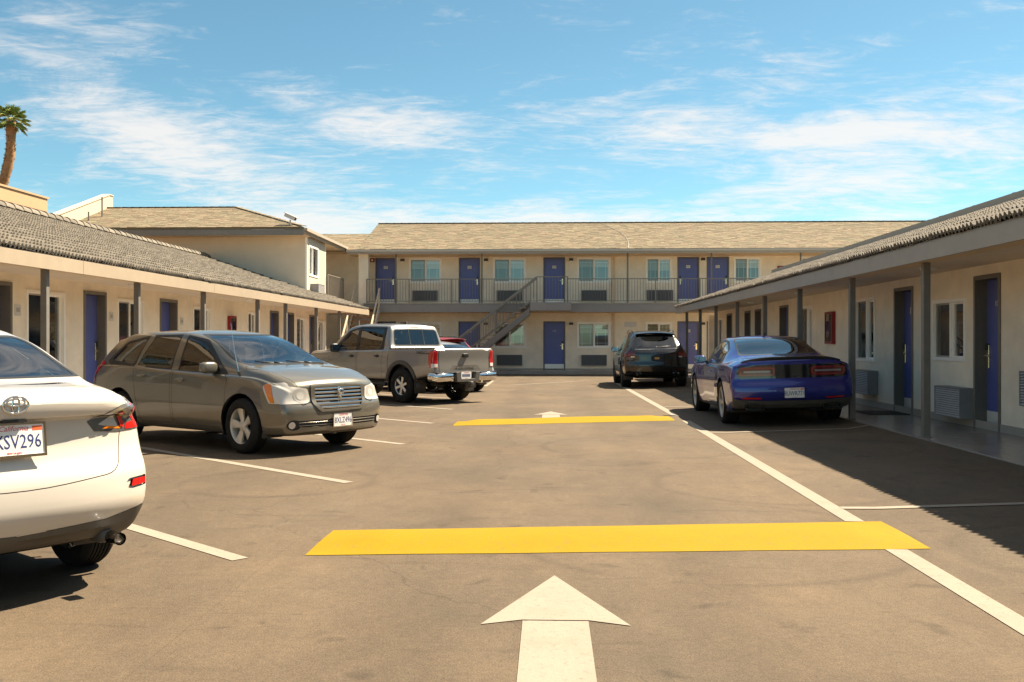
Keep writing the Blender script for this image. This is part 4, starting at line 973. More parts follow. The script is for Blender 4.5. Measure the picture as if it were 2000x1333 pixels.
def wheel_meshes(rad, wid, rim, style, spokes, face, back):
    h = wid/2; b = rad-rim; prof = [(rim*.985, -h+.012), (rim+.012, -h+.004), (rim+b*.35, -h-.006), (rim+b*.68, -h+.001), (rad-.028, -h+.010), (rad-.012, -h+.020), (rad-.003, -h+.036)]
    g = []; k = 4
    for i in range(k+1):
        c = -h+.055+(2*h-.11)*i/k
        g += [(rad, c-.015), (rad, c-.005), (rad-.009, c-.004), (rad-.009, c+.004), (rad, c+.005)] if True else []
    prof = prof+g+[(rad, h-.04)]+[(r, -a) for r, a in prof[::-1]]
    t = MB().lathe(prof, 56, 'y'); tm = t.mesh('tyre', False); tm.polygons.foreach_set('use_smooth', [True]*len(tm.polygons)); tm.set_sharp_from_angle(angle=R(38)); tm.materials.append(TYRE)
    r = MB(); o = h-.012
    r.lathe([(rim*.99, o), (rim*.995, o-.006), (rim*.955, o-.012), (rim*.93, o-.03), (rim*.90, -h+.03), (rim*.97, -h+.012)], 56, 'y')
    a0 = 0
    def spoke(a, w0, w1, r0, r1, y0, y1, th=.022, tw=0):
        c, s_ = math.cos(a), math.sin(a); nseg = 5; vs = []; fs = []
        for i in range(nseg+1):
            q = i/nseg; rr = r0+(r1-r0)*q; w = w0+(w1-w0)*q; y = y0+(y1-y0)*(q**1.5); ca, sa = math.cos(a+tw*q), math.sin(a+tw*q)
            for dw, dy in ((-w/2, -.008), (-w*.36, 0), (w*.36, 0), (w/2, -.008), (w/2, -th-.01), (-w/2, -th-.01)): vs.append((rr*ca-dw*sa, y+dy, rr*sa+dw*ca))
        for i in range(nseg):
            for j in range(6): fs.append((i*6+j, i*6+(j+1) % 6, (i+1)*6+(j+1) % 6, (i+1)*6+j))
        r.add(vs, fs)
    for i in range(spokes):
        a = 2*math.pi*i/spokes+math.pi/2
        if style == 'wide': spoke(a, .052, .125, .03, rim*.965, o-.035, o-.018)
        elif style == 'twin': spoke(a-.10, .03, .026, .05, rim*.96, o-.03, o-.012, tw=.03); spoke(a+.10, .03, .026, .05, rim*.96, o-.03, o-.012, tw=-.03)
        elif style == 'chunk': spoke(a, .055, .075, .03, rim*.97, o-.018, o-.012)
        else: spoke(a, .038, .05, .03, rim*.965, o-.03, o-.014)
    r.lathe([(0, o-.016), (.028, o-.018), (.034, o-.024), (.066, o-.03), (.07, o-.06), (.0, o-.06)], 24, 'y')
    for i in range(5): a = 2*math.pi*(i+.5)/5; r.lathe([(0, o-.022), (.008, o-.023), (.009, o-.045)], 8, 'y', (.05*math.cos(a), 0, .05*math.sin(a)))
    rm = r.mesh('rim'); rm.polygons.foreach_set('use_smooth', [True]*len(rm.polygons)); rm.set_sharp_from_angle(angle=R(32)); rm.materials.append(face)
    d = MB().lathe([(0, o-.085), (rim*.70, o-.085), (rim*.70, o-.105), (0, o-.105)], 40, 'y'); d.lathe([(rim*.90, o-.13), (0, o-.14)], 40, 'y'); dm = d.mesh('brake_disc'); dm.materials.append(back)
    return tm, rm, dm
def wheels(car, xf, xr, half, rad, wid, rim, style, spokes, face=None, steer=0, back=None):
    tm, rm, dm = wheel_meshes(rad, wid, rim, style, spokes, face or ALLOY, back or BRAKE)
    for x, st in ((xf, steer), (xr, 0)):
        for sd in (1, -1):
            e = bpy.data.objects.new('wheel', None); e.empty_display_size = .1; e.location = (x, sd*(half-wid/2), rad-.004); e.rotation_euler = (0, random.uniform(0, 1), (0 if sd > 0 else math.pi)+st); link(e, car.root, False)
            for n_, me in (('tyre', tm), ('rim', rm), ('brake_disc', dm)): obj(n_, me, None, e, world=False)
def seats(car, rows, m, zs=.30, w=.25):
    for x, ys, h in rows:
        for y in ys:
            s = MB(); superbox(s, (x+.05, y, zs+.12), (.26, w, .11)); o = car.part('seat', s, m, smooth=True)
            rot = Matrix.Rotation(R(-14), 3, 'Y'); b = MB(); superbox(b, (x-.27, y, zs+.12+h*.5), (.075, w, h*.5), rot=rot); car.part('backrest', b, m, o, smooth=True)
            hr = MB(); superbox(hr, (x-.27-.25*h*.55-.02, y, zs+.12+h+.10), (.05, .13, .095), 3, rot=rot); car.part('headrest', hr, m, o, smooth=True)
def cabin(car, x0, x1, zf, zb, w, xd, m=None):                         # tub, dashboard and wheel
    t = MB(); t.box(x0, x1, -w, w, zf-.03, zf); t.box(x0, x1, w, w+.02, zf, zb); t.box(x0, x1, -w-.02, -w, zf, zb); t.box(x0-.02, x0, -w, w, zf, zb); t.box(x1, x1+.02, -w, w, zf, zb)
    car.part('cabin_tub', t, m or CABIN)
    d = MB(); superbox(d, (xd, 0, zb-.10), (.24, w, .13), 5); o = car.part('dashboard', d, CABIN, smooth=True)
    sw = MB(); ax = Matrix.Rotation(R(-65), 3, 'Y'); pts = [Vector((xd-.40, .37, zb-.01))+ax @ Vector((.175*math.cos(a), .175*math.sin(a), 0)) for a in [2*math.pi*i/20 for i in range(21)]]
    sw.tube(pts, .014, 8, False); sw.bar(pts[0], pts[10], .03, .012); sw.bar((xd-.40, .37, zb-.01), (xd-.2, .37, zb-.1), .05, .05); car.part('steering_wheel', sw, CABIN, smooth=True)
def mirror_part(car, x, y, z, m, L=.11, W=.115, H=.075, arm=.09):
    for sd in (1, -1):
        b = MB(); superbox(b, (x, sd*(y+W*.55), z), (L*.5, W, H), 3.2); o = car.part('wing_mirror', b, m, smooth=True)
        g = MB(); g.box(x-L*.5-.004, x-L*.5+.006, sd*(y+W*.55)-W*.82, sd*(y+W*.55)+W*.82, z-H*.78, z+H*.78); car.part('mirror_glass', g, mat('mirror_silver', (.22, .23, .25), .05, 1.), o, bevel=.004)
        a = MB(); a.bar((x+.01, sd*(y-arm), z-H*.6), (x, sd*(y+.02), z-H*.55), .07, .035); car.part('mirror_arm', a, BLKPL, o)
def handles(car, pts, m):
    for x, y, z in pts:
        for sd in (1, -1):
            b = MB(); superbox(b, (x, sd*(y+.016), z), (.095, .016, .016), 2.6, 12, 8); b.ball((x, sd*(y-.004), z), (.075, .008, .035), 12, 8); car.part('door_handle', b, m, smooth=True)
def plate(car, x, z, front, txt, scheme='ca', y=0, tilt=0, frame=True, tag_=True):
    w, h = .305, .155; e = bpy.data.objects.new('number_plate_mount', None)
    sx = 1 if front else -1
    bg = mat('plate_white', (.74, .72, .68), .35) if scheme == 'ca' else mat('plate_black', (.012, .014, .022), .35)
    M_ = Matrix.Translation((x, y, z)) @ Matrix.Rotation(R(90) if front else R(-90), 4, 'Z') @ Matrix.Rotation(R(90+tilt), 4, 'X')
    def place(me): me.transform(M_); return me
    p = MB().prism(rounded([(-w/2, -h/2), (w/2, -h/2), (w/2, h/2), (-w/2, h/2)], .012), -.002, .002).mesh('number_plate'); o = car.part('number_plate', place(p), bg)
    if frame:
        f = MB(); t = .010
        f.box(-w/2-t, w/2+t, h/2-.001, h/2+t, -.003, .006).box(-w/2-t, w/2+t, -h/2-t*1.3, -h/2+.001, -.003, .006).box(-w/2-t, -w/2+.001, -h/2, h/2, -.003, .006).box(w/2-.001, w/2+t, -h/2, h/2, -.003, .006)
        car.part('plate_frame', place(f.mesh('plate_frame')), CHROME, o)
    if txt:
        me = text_mesh(txt, .100, .0004, xs=.74); me.transform(Matrix.Translation((0, -.012, .0026))); car.part('plate_number', place(me), mat('plate_ink', (.02, .03, .14), .5) if scheme == 'ca' else mat('plate_gold', (.75, .5, .08), .5), o)
    if scheme == 'ca':
        me = text_mesh('California', .038, .0004, shear=.35); me.transform(Matrix.Translation((0, .058, .0026))); car.part('plate_script', place(me), mat('plate_red', (.55, .02, .02), .5), o)
        me = text_mesh('dmv.ca.gov', .017, .0004); me.transform(Matrix.Translation((0, -.066, .0026))); car.part('plate_footer', place(me), mat('plate_red', (.55, .02, .02)), o)
        if tag_: s = MB().box(.095, .145, .045, .068, .0021, .003).mesh('plate_sticker'); car.part('plate_sticker', place(s), mat('sticker_orange', (.75, .12, .03), .5), o)
    return o, place
def lettering(car, txt, size, loc, facing, m, parent=None, shear=0, xs=1., name='lettering', ext=.002, lean=0):
    me = text_mesh(txt, size, ext, shear=shear, xs=xs); rz = {'rear': -90, 'front': 90, 'left': 180, 'right': 0}[facing]
    me.transform(Matrix.Translation(loc) @ Matrix.Rotation(R(rz), 4, 'Z') @ Matrix.Rotation(R(90+lean), 4, 'X')); return car.part(name, me, m, parent)
def carpaint(name, col, metal=.55, rough=.32, coat=1.):
    m = mat(name, col, rough, metal, coat=coat, crough=.02); return m
def pose(car, x, y, ang, z=0, roll=0):
    car.root.location = (x, y, z); car.root.rotation_euler = (roll, 0, ang)
# ================================================================ vehicles
# --- blue coupe -------------------------------------------------------------
def coupe(label, paint):
    sp = dict(x=(-2.56, 2.46), W=.96, rad=.06, lf=.8, lr=.7, bowf=.22, bowr=.10, tuck=.06, midf=.5, shoulder=.03, bulge=.025,
        zb=[(-2.56, .30), (-2.2, .26), (-1.9, .20), (1.9, .19), (2.46, .24)],
        zt=[(-2.56, 1.065), (-2.35, 1.09), (-1.95, 1.11), (-1.72, 1.115), (-1.60, 1.14), (-.80, 1.395), (-.45, 1.44), (-.1, 1.452), (.15, 1.44), (.35, 1.40), (1.08, 1.06), (1.2, 1.035), (1.7, 1.00), (2.3, .92), (2.46, .87)],
        zbelt=[(-2.56, .985), (-2.1, 1.00), (-1.3, 1.00), (-.9, .965), (.2, .955), (1.1, .945), (2.0, .90), (2.46, .83)],
        wm=[(-2.56, .95), (-2.1, .96), (-1.4, .965), (-.6, .925), (.5, .92), (1.4, .955), (2.0, .95), (2.46, .88)],
        wb=[(-2.56, .875), (-2.1, .91), (-1.4, .915), (-.8, .87), (.6, .86), (1.3, .90), (2.1, .88), (2.46, .80)],
        wr=[(-2.56, .70), (-2.0, .72), (-1.65, .70), (-1.3, .66), (-.8, .605), (0, .60), (.4, .61), (.9, .66), (1.2, .76), (2.0, .77), (2.46, .70)],
        crown=[(-2.56, .03), (-1.7, .03), (-.9, .04), (0, .042), (.5, .04), (1.1, .03), (2.46, .04)],
        front=[(.2, -.12), (.35, -.02), (.6, 0), (.75, -.01), (.9, -.08), (1.0, -.12)],
        rear=[(.25, .16), (.40, .06), (.52, .0), (.66, .01), (.74, .055), (1.0, .06), (1.08, .035)], xs=[-1.66, -1.63, 1.05, 1.1, 1.14])
    c = Car('coupe', label, 'car', paint, sp); P = paint
    c.both('door', rounded([(1.02, .30), (1.05, .93), (.98, .97), (.5, 1.1), (-.40, 1.1), (-.47, .96), (-.42, .30)], .05), 'y', 'door', P, 0, gap=.006)
    c.one('hood', rounded([(1.16, -.78), (1.16, .78), (2.30, .68), (2.30, -.68)], .06), 'z', 1, 'bonnet', P, 0, gap=.006, nmin=.4)
    c.one('boot', rounded([(-.78, .985), (-.80, 1.12), (.80, 1.12), (.78, .985)], .02), 'x', -1, 'boot_edge', P, 0, lim=lambda q: q.x < -2.3)
    c.both('trim', rounded([(1.00, .965), (.28, 1.345), (-.05, 1.385), (-.52, 1.372), (-1.02, 1.22), (-1.20, 1.05), (-1.10, 1.005), (-.5, .975)], .05), 'y', 'window_trim', BLKPL, .001, nmin=.05)
    c.both('sidew', rounded([(.86, .985), (.26, 1.315), (-.05, 1.35), (-.46, 1.345), (-.50, .985)], .03), 'y', 'side_window', CGLASSM, -.002)
    c.both('quart', rounded([(-.54, .99), (-.52, 1.335), (-.98, 1.20), (-1.14, 1.06), (-1.07, 1.02)], .03), 'y', 'quarter_window', CGLASSM, -.002)
    c.one('wst', rounded([(-.72, 1.04), (.72, 1.04), (.545, 1.405), (-.545, 1.405)], .05), 'x', 1, 'windscreen_trim', BLKPL, .001, lim=lambda q: -.2 < q.x < 1.3)
    c.one('ws', rounded([(-.69, 1.065), (.69, 1.065), (.525, 1.385), (-.525, 1.385)], .05), 'x', 1, 'windscreen', CGLASS, -.001, lim=lambda q: -.2 < q.x < 1.3)
    c.one('rwt', rounded([(-.66, 1.125), (.66, 1.125), (.565, 1.405), (-.565, 1.405)], .05), 'x', -1, 'rear_window_trim', BLKPL, .001, lim=lambda q: -1.8 < q.x < 0)
    c.one('rw', rounded([(-.635, 1.14), (.635, 1.14), (.548, 1.392), (-.548, 1.392)], .05), 'x', -1, 'rear_window', CGLASS, -.001, lim=lambda q: -1.8 < q.x < 0)
    # tail: black panel with two red rings
    rl = lambda q: q.x < -2.2
    c.one('tailp', rounded([(-.86, .775), (.86, .775), (.86, .985), (-.86, .985)], .085, 6), 'x', -1, 'tail_panel', GLOSSB, .002, lim=rl, gap=0)
    c.both('lamp', rounded([(.27, .805), (.83, .805), (.83, .958), (.27, .958)], .06, 6), 'x', 'tail_lamp', LREDD, .006, sg=-1, lim=rl)
    c.both('lampg', rounded([(.285, .818), (.817, .818), (.817, .946), (.285, .946)], .052, 6), 'x', 'tail_ring', mat('ring_red', (.26, .010, .008), .12, coat=1), .009, sg=-1, lim=rl, parent='lamp')
    c.both('lampi', rounded([(.305, .838), (.797, .838), (.797, .927), (.305, .927)], .036, 5), 'x', 'tail_core', LREDD, .006, sg=-1, lim=rl, parent='lamp')
    c.both('lampc', rounded([(.345, .868), (.755, .868), (.755, .897), (.345, .897)], .01, 3), 'x', 'tail_bar', mat('lamp_bar', (.30, .25, .25), .2, .3, coat=1), .012, sg=-1, lim=rl, parent='lamp')
    c.one('dif', [(-.97, .22), (-.97, .47), (-.80, .445), (-.46, .425), (.46, .425), (.80, .445), (.97, .47), (.97, .22)], 'x', -1, 'rear_diffuser', GREYPL, .003, lim=lambda q: q.x < -2.0, nmin=.3)
    c.both('dif2', [(-2.7, .2), (-2.7, .46), (-2.28, .40), (-2.08, .2)], 'y', 'bumper_side', GREYPL, .003, nmin=.6)
    c.both('refl', rounded([(.50, .452), (.78, .458), (.80, .485), (.50, .478)], .008), 'x', 'reflector', LRED, .006, sg=-1, lim=rl)
    c.both('mark', rounded([(-2.36, .60), (-2.30, .82), (-2.26, .82), (-2.25, .62)], .01), 'y', 'side_marker', LAMB if False else LREDD, .004)
    c.both('fmark', rounded([(2.08, .62), (2.08, .68), (2.25, .68), (2.25, .62)], .01), 'y', 'side_marker', LAMB, .004)
    fl = lambda q: q.x > 2.0
    c.one('grille', rounded([(-.74, .66), (.74, .66), (.74, .80), (-.74, .80)], .05), 'x', 1, 'grille', GLOSSB, -.01, lim=fl)
    for k, y in enumerate((.42, .60)): c.both('hl%d' % k, [(y+.062*math.cos(a), .73+.062*math.sin(a)) for a in [2*math.pi*i/18 for i in range(18)]], 'x', 'headlight', LCLR, .01, sg=1, lim=fl)
    c.one('intake', rounded([(-.55, .30), (.55, .30), (.60, .46), (-.60, .46)], .04), 'x', 1, 'air_intake', BLKPL, -.01, lim=fl)
    c.one('skirt', [(-1.5, .15), (-1.5, .25), (1.5, .25), (1.5, .15)], 'y', 1, 'sill', GREYPL, .001, nmin=.02); c.one('skirtR', [(-1.5, .15), (-1.5, .25), (1.5, .25), (1.5, .15)], 'y', -1, 'sill', GREYPL, .001, nmin=.02)
    c.arch(1.475, .37, .40); c.arch(-1.475, .37, .40); c.finish()
    wheels(c, 1.475, -1.475, .955, .365, .27, .262, 'twin', 5, mat('dull_alloy', (.48, .46, .43), .35, .8))
    # deck spoiler
    m = MB(); n = 30; vs = []
    for i in range(n+1):
        y = -.77+1.54*i/n; u = abs(y)/.77; x = -2.50+.105*u**2.6; z = 1.054-.06*u**4+.012*(1-abs(abs(u)-.45)); w = .26
        for dx, dz in ((0, .055), (.03, .060), (w, .010), (w, -.03), (.02, -.02), (0, .03)): vs.append((x+dx, y, z+dz-.012))
    m.add(vs, [(6*i+j, 6*i+(j+1) % 6, 6*i+6+(j+1) % 6, 6*i+6+j) for i in range(n) for j in range(6)]+[tuple(range(6)), tuple(6*n+j for j in range(6))])
    c.part('spoiler', m, mat('satin_black', (.02, .019, .018), .3), autos=40); 
    plate(c, -2.575, .545, False, '8UWR771', frame=False)
    for sd in (1, -1):
        e = MB(); e.add([], []); p = rounded([(-.14, -.05), (.14, -.05), (.14, .05), (-.14, .05)], .03)
        for d0, d1, inn in ((-2.49, -2.2, 0),):
            o_ = p; i_ = inset(p, .012); n = len(p); vs = [(d0, sd*.60+a, .325+b) for a, b in o_]+[(d0, sd*.60+a, .325+b) for a, b in i_]+[(d0+.12, sd*.60+a, .325+b) for a, b in i_]+[(d1, sd*.60+a, .325+b) for a, b in o_]
            e.add(vs, [(i, (i+1) % n, n+(i+1) % n, n+i) for i in range(n)]+[(n+i, n+(i+1) % n, 2*n+(i+1) % n, 2*n+i) for i in range(n)]+[(i, (i+1) % n, 3*n+(i+1) % n, 3*n+i) for i in range(n)]+[tuple(2*n+i for i in range(n))])
        c.part('exhaust_tip', e, mat('dark_exhaust', (.06, .055, .05), .25, .9), autos=40)
    mirror_part(c, .62, .90, 1.03, P, .13, .11, .075)
    handles(c, [(-.22, .905, .84)], P)
    a = MB(); a.prism([(-.62, 1.435), (-.44, 1.445), (-.56, 1.505), (-.61, 1.505)], -.012, .012, 'xz'); c.part('antenna', a, BLKPL, bevel=.004)
    cabin(c, -1.3, .75, .30, .90, .70, .78); seats(c, [(.0, (.37, -.37), .56)], SEATL); seats(c, [(-.85, (.33, -.33), .46)], SEAT, .36)
    s = MB(); s.box(-1.6, -1.25, -.62, .62, .98, 1.06); c.part('parcel_shelf', s, CABIN)
    return c
# --- white saloon -----------------------------------------------------------
def saloon(label, paint, plate_txt=None, group='vehicles parked in the motel court', detail=True):
    sp = dict(per=5, x=(-2.14, 2.22), W=.85, rad=.06, lf=.8, lr=.75, bowf=.28, bowr=.17, tuck=.07, midf=.5, shoulder=.018, bulge=.02,
        zb=[(-2.14, .30), (-1.9, .25), (-1.6, .20), (1.7, .18), (2.22, .22)],
        zt=[(-2.14, 1.115), (-1.98, 1.135), (-1.78, 1.15), (-1.66, 1.165), (-.95, 1.435), (-.6, 1.50), (-.2, 1.53), (.1, 1.52), (.4, 1.45), (1.22, 1.06), (1.32, 1.03), (1.8, .95), (2.1, .84), (2.22, .76)],
        zbelt=[(-2.14, 1.02), (-1.6, 1.03), (-.9, .985), (.2, .925), (1.2, .90), (1.8, .83), (2.22, .66)],
        wm=[(-2.14, .80), (-1.7, .838), (-1.2, .847), (0, .835), (1.2, .84), (1.8, .83), (2.22, .74)],
        wb=[(-2.14, .71), (-1.7, .765), (-1.2, .79), (0, .785), (1.2, .78), (1.8, .74), (2.22, .62)],
        wr=[(-2.14, .60), (-1.75, .635), (-1.6, .635), (-1.2, .60), (-.8, .55), (-.2, .545), (.3, .565), (.9, .63), (1.25, .69), (1.8, .66), (2.22, .54)],
        crown=[(-2.14, .03), (-1.7, .03), (-1, .05), (0, .055), (.6, .05), (1.25, .03), (2.22, .05)],
        front=[(.2, -.10), (.35, -.02), (.5, 0), (.65, -.03), (.8, -.16), (.95, -.25)],
        rear=[(.22, .15), (.38, .05), (.50, .0), (.62, .012), (.68, .03), (.74, .065), (.86, .095), (.962, .10), (.982, .050), (1.05, .035), (1.12, .06)], xs=[-1.72, -1.69, -1.64, 1.18, 1.25, 1.29])
    c = Car('saloon', label, 'car', paint, sp, group); P = paint
    c.both('fdoor', rounded([(1.0, .28), (1.02, .86), (.92, .92), (.5, 1.05), (-.14, 1.05), (-.16, .93), (-.14, .28)], .05), 'y', 'door', P, 0, gap=.005)
    c.both('rdoor', rounded([(-.18, .28), (-.20, .93), (-.18, 1.05), (-1.05, 1.05), (-1.10, 1.0), (-1.0, .70), (-.86, .28)], .05), 'y', 'door', P, 0, gap=.005)
    c.one('hood', rounded([(1.28, -.70), (1.28, .70), (2.0, .58), (2.0, -.58)], .06), 'z', 1, 'bonnet', P, 0, gap=.005, nmin=.4)
    rl = lambda q: q.x < -1.7
    # boot lid on the tail face; the bumper joint runs below it
    c.one('boot', rounded([(-.585, .655, .12), (0, .60, .3), (.585, .655, .12), (.625, .85, .03), (.655, 1.0, .03), (.62, 1.145, .05), (-.62, 1.145, .05), (-.655, 1.0, .03), (-.625, .85, .03)], .05, 5), 'x', -1, 'boot_lid', P, 0, gap=.005, lim=rl)
    c.both('trim', rounded([(.98, .915), (.34, 1.335), (-.15, 1.395), (-.62, 1.365), (-1.2, 1.12), (-1.34, .985), (-.6, .95)], .05), 'y', 'window_trim', BLKPL, .001)
    c.both('fw', rounded([(.84, .945), (.32, 1.30), (-.13, 1.365), (-.16, .945)], .03), 'y', 'side_window', CGLASSM, -.002)
    c.both('rw_', rounded([(-.22, .945), (-.19, 1.362), (-.60, 1.335), (-1.0, 1.16), (-.97, .965)], .03), 'y', 'side_window', CGLASSM, -.002)
    c.both('qw', rounded([(-1.02, .98), (-1.05, 1.13), (-1.26, 1.0)], .02), 'y', 'quarter_window', CGLASSM, -.002)
    c.one('wst', rounded([(-.66, 1.04), (.66, 1.04), (.525, 1.43), (-.525, 1.43)], .05), 'x', 1, 'windscreen_trim', BLKPL, .001, lim=lambda q: 0 < q.x < 1.4)
    c.one('ws', rounded([(-.635, 1.065), (.635, 1.065), (.505, 1.41), (-.505, 1.41)], .05), 'x', 1, 'windscreen', CGLASS, -.001, lim=lambda q: 0 < q.x < 1.4)
    c.one('rwt', rounded([(-.615, 1.17, .012), (.615, 1.17, .012), (.515, 1.415), (-.515, 1.415)], .06), 'x', -1, 'rear_window_trim', BLKPL, .001, lim=lambda q: -1.78 < q.x < -.3)
    c.one('rw', rounded([(-.588, 1.18, .012), (.588, 1.18, .012), (.498, 1.400), (-.498, 1.400)], .06), 'x', -1, 'rear_window', CGLASS, -.001, lim=lambda q: -1.78 < q.x < -.3)
    # tail lamps wrap round the corner
    q3 = [(.415, 0.940, .006), (.46, 0.883, .008), (.60, 0.872, .01), (.95, 0.880), (.95, 1.095), (.76, 1.060, .02), (.62, 1.020, .02)]
    lampm = LGRY
    c.both('lamp', rounded(q3, .01), 'x', 'tail_lamp', lampm, .004, sg=-1, lim=rl, nmin=.3)
    c.both('lamp', rounded([(-2.2, 0.880), (-1.93, 0.887), (-1.82, 0.935), (-1.80, 1.000), (-1.90, 1.065), (-2.2, 1.075)], .015), 'y', 'tail_lamp', lampm, .004, lim=lambda q: q.x < -1.6, nmin=.62)
    c.both('lampc', rounded([(.43, 0.947), (.62, 1.000), (.80, 1.047), (.80, 1.060), (.60, 1.020)], .002), 'x', 'lamp_chrome', mat('satin_chrome', (.42, .43, .44), .3, .7, coat=1), .0055, sg=-1, lim=rl, parent='lamp', nmin=.3)
    c.both('lampr', rounded([(.590, 0.983), (.618, 0.990), (.652, 0.897), (.628, 0.890)], .004), 'x', 'lamp_red', LRED, .010, sg=-1, lim=rl, parent='lamp', nmin=.3)
    c.both('lampa', rounded([(.50, 0.895), (.625, 0.887), (.64, 0.897), (.56, 0.915)], .004), 'x', 'lamp_amber', LAMB, .0055, sg=-1, lim=rl, parent='lamp', nmin=.3)
    c.both('lampb', rounded([(.658, 0.881), (.95, 0.885), (.95, 1.025), (.80, 1.015), (.775, 0.930), (.665, 0.915)], .01), 'x', 'lamp_red', LRED, .006, sg=-1, lim=rl, parent='lamp', nmin=.3)
    c.both('lampb', rounded([(-2.2, 0.887), (-1.94, 0.895), (-1.86, 0.935), (-1.9, 1.025), (-2.2, 1.025)], .01), 'y', 'lamp_red', LRED, .006, lim=lambda q: q.x < -1.6, parent='lamp', nmin=.62)
    c.both('lampd', rounded([(.48, 0.920), (.575, 0.970), (.61, 0.900), (.52, 0.910)], .006), 'x', 'lamp_clear', LCLR, .0055, sg=-1, lim=rl, parent='lamp', nmin=.3)
    c.one('dif', [(-.9, .20), (-.9, .46), (-.74, .45), (-.5, .405), (0, .385), (.5, .405), (.74, .45), (.9, .46), (.9, .20)], 'x', -1, 'rear_valance', GREYPL, .003, lim=lambda q: q.x < -1.6, nmin=.3)
    c.both('dif2', [(-2.3, .18), (-2.3, .46), (-1.95, .44), (-1.75, .32), (-1.7, .18)], 'y', 'valance_side', GREYPL, .003, nmin=.6, lim=lambda q: q.x < -1.6)
    c.both('refb', rounded([(.60, .565), (.66, .552), (.775, .562), (.775, .618), (.64, .61)], .015), 'x', 'reflector_recess', P, -.012, sg=-1, lim=rl, nmin=.3)
    c.both('refl', rounded([(.652, .565), (.762, .572), (.762, .606), (.665, .603)], .008), 'x', 'reflector', LRED, .004, sg=-1, lim=rl, nmin=.3)
    fl = lambda q: q.x > 1.5
    c.one('grille', rounded([(-.62, .30), (.62, .30), (.50, .62), (-.50, .62)], .06), 'x', 1, 'grille', BLKPL, -.01, lim=fl)
    c.both('hl', rounded([(.48, .66), (.85, .70), (.85, .80), (.52, .74)], .03), 'x', 'headlight', LCLR, .006, sg=1, lim=fl, nmin=.3)
    c.arch(1.285, .325, .345); c.arch(-1.285, .325, .345); c.finish()
    wheels(c, 1.285, -1.285, .835, .31, .20, .205, 'std', 7)
    mirror_part(c, .70, .80, 1.0, P); handles(c, [(-.02, .825, .80), (-.92, .83, .82)], P)
    cabin(c, -1.2, .85, .30, .88, .66, .85); seats(c, [(.05, (.36, -.36), .58), (-.78, (.33, -.33), .52)], SEAT)
    c.part('parcel_shelf', MB().box(-1.58, -1.1, -.58, .58, 1.05, 1.10), CABIN)
    if plate_txt and detail:
        plate(c, -2.085, .875, False, plate_txt, tilt=-8)
        # boot lettering and emblem: three interlocked ovals on a ring
        e = MB(); ring = lambda cy, cz, ry, rz, r: e.tube([(-2.112+.02*abs(cz+rz*math.sin(t)-1.055), cy+ry*math.cos(t), cz+rz*math.sin(t)) for t in [2*math.pi*i/36 for i in range(37)]], r, 8, False)
        ring(0, 1.055, .062, .043, .006); ring(0, 1.067, .044, .018, .0055); ring(0, 1.055, .017, .041, .0055); c.part('emblem', e, CHROME, smooth=True)
        x = MB().lathe([(.034, -.10), (.037, .0), (.034, .002), (.030, -.01), (.029, -.09)], 24, 'x', (-2.06, -.53, .30)); c.part('exhaust_tip', x, CHROME, smooth=True)
        x = MB().lathe([(0, -2.0), (.029, -2.0)], 20, 'x', (0, -.53, .30)); c.part('exhaust_bore', x, DARK)
        x = MB(); superbox(x, (-1.93, -.53, .30), (.1, .045, .045), 3); c.part('muffler', x, GREYPL, smooth=True)
        c.part('plate_lamp', MB().box(-2.10, -2.06, -.06, .06, .965, .978), BLKPL)
    return c
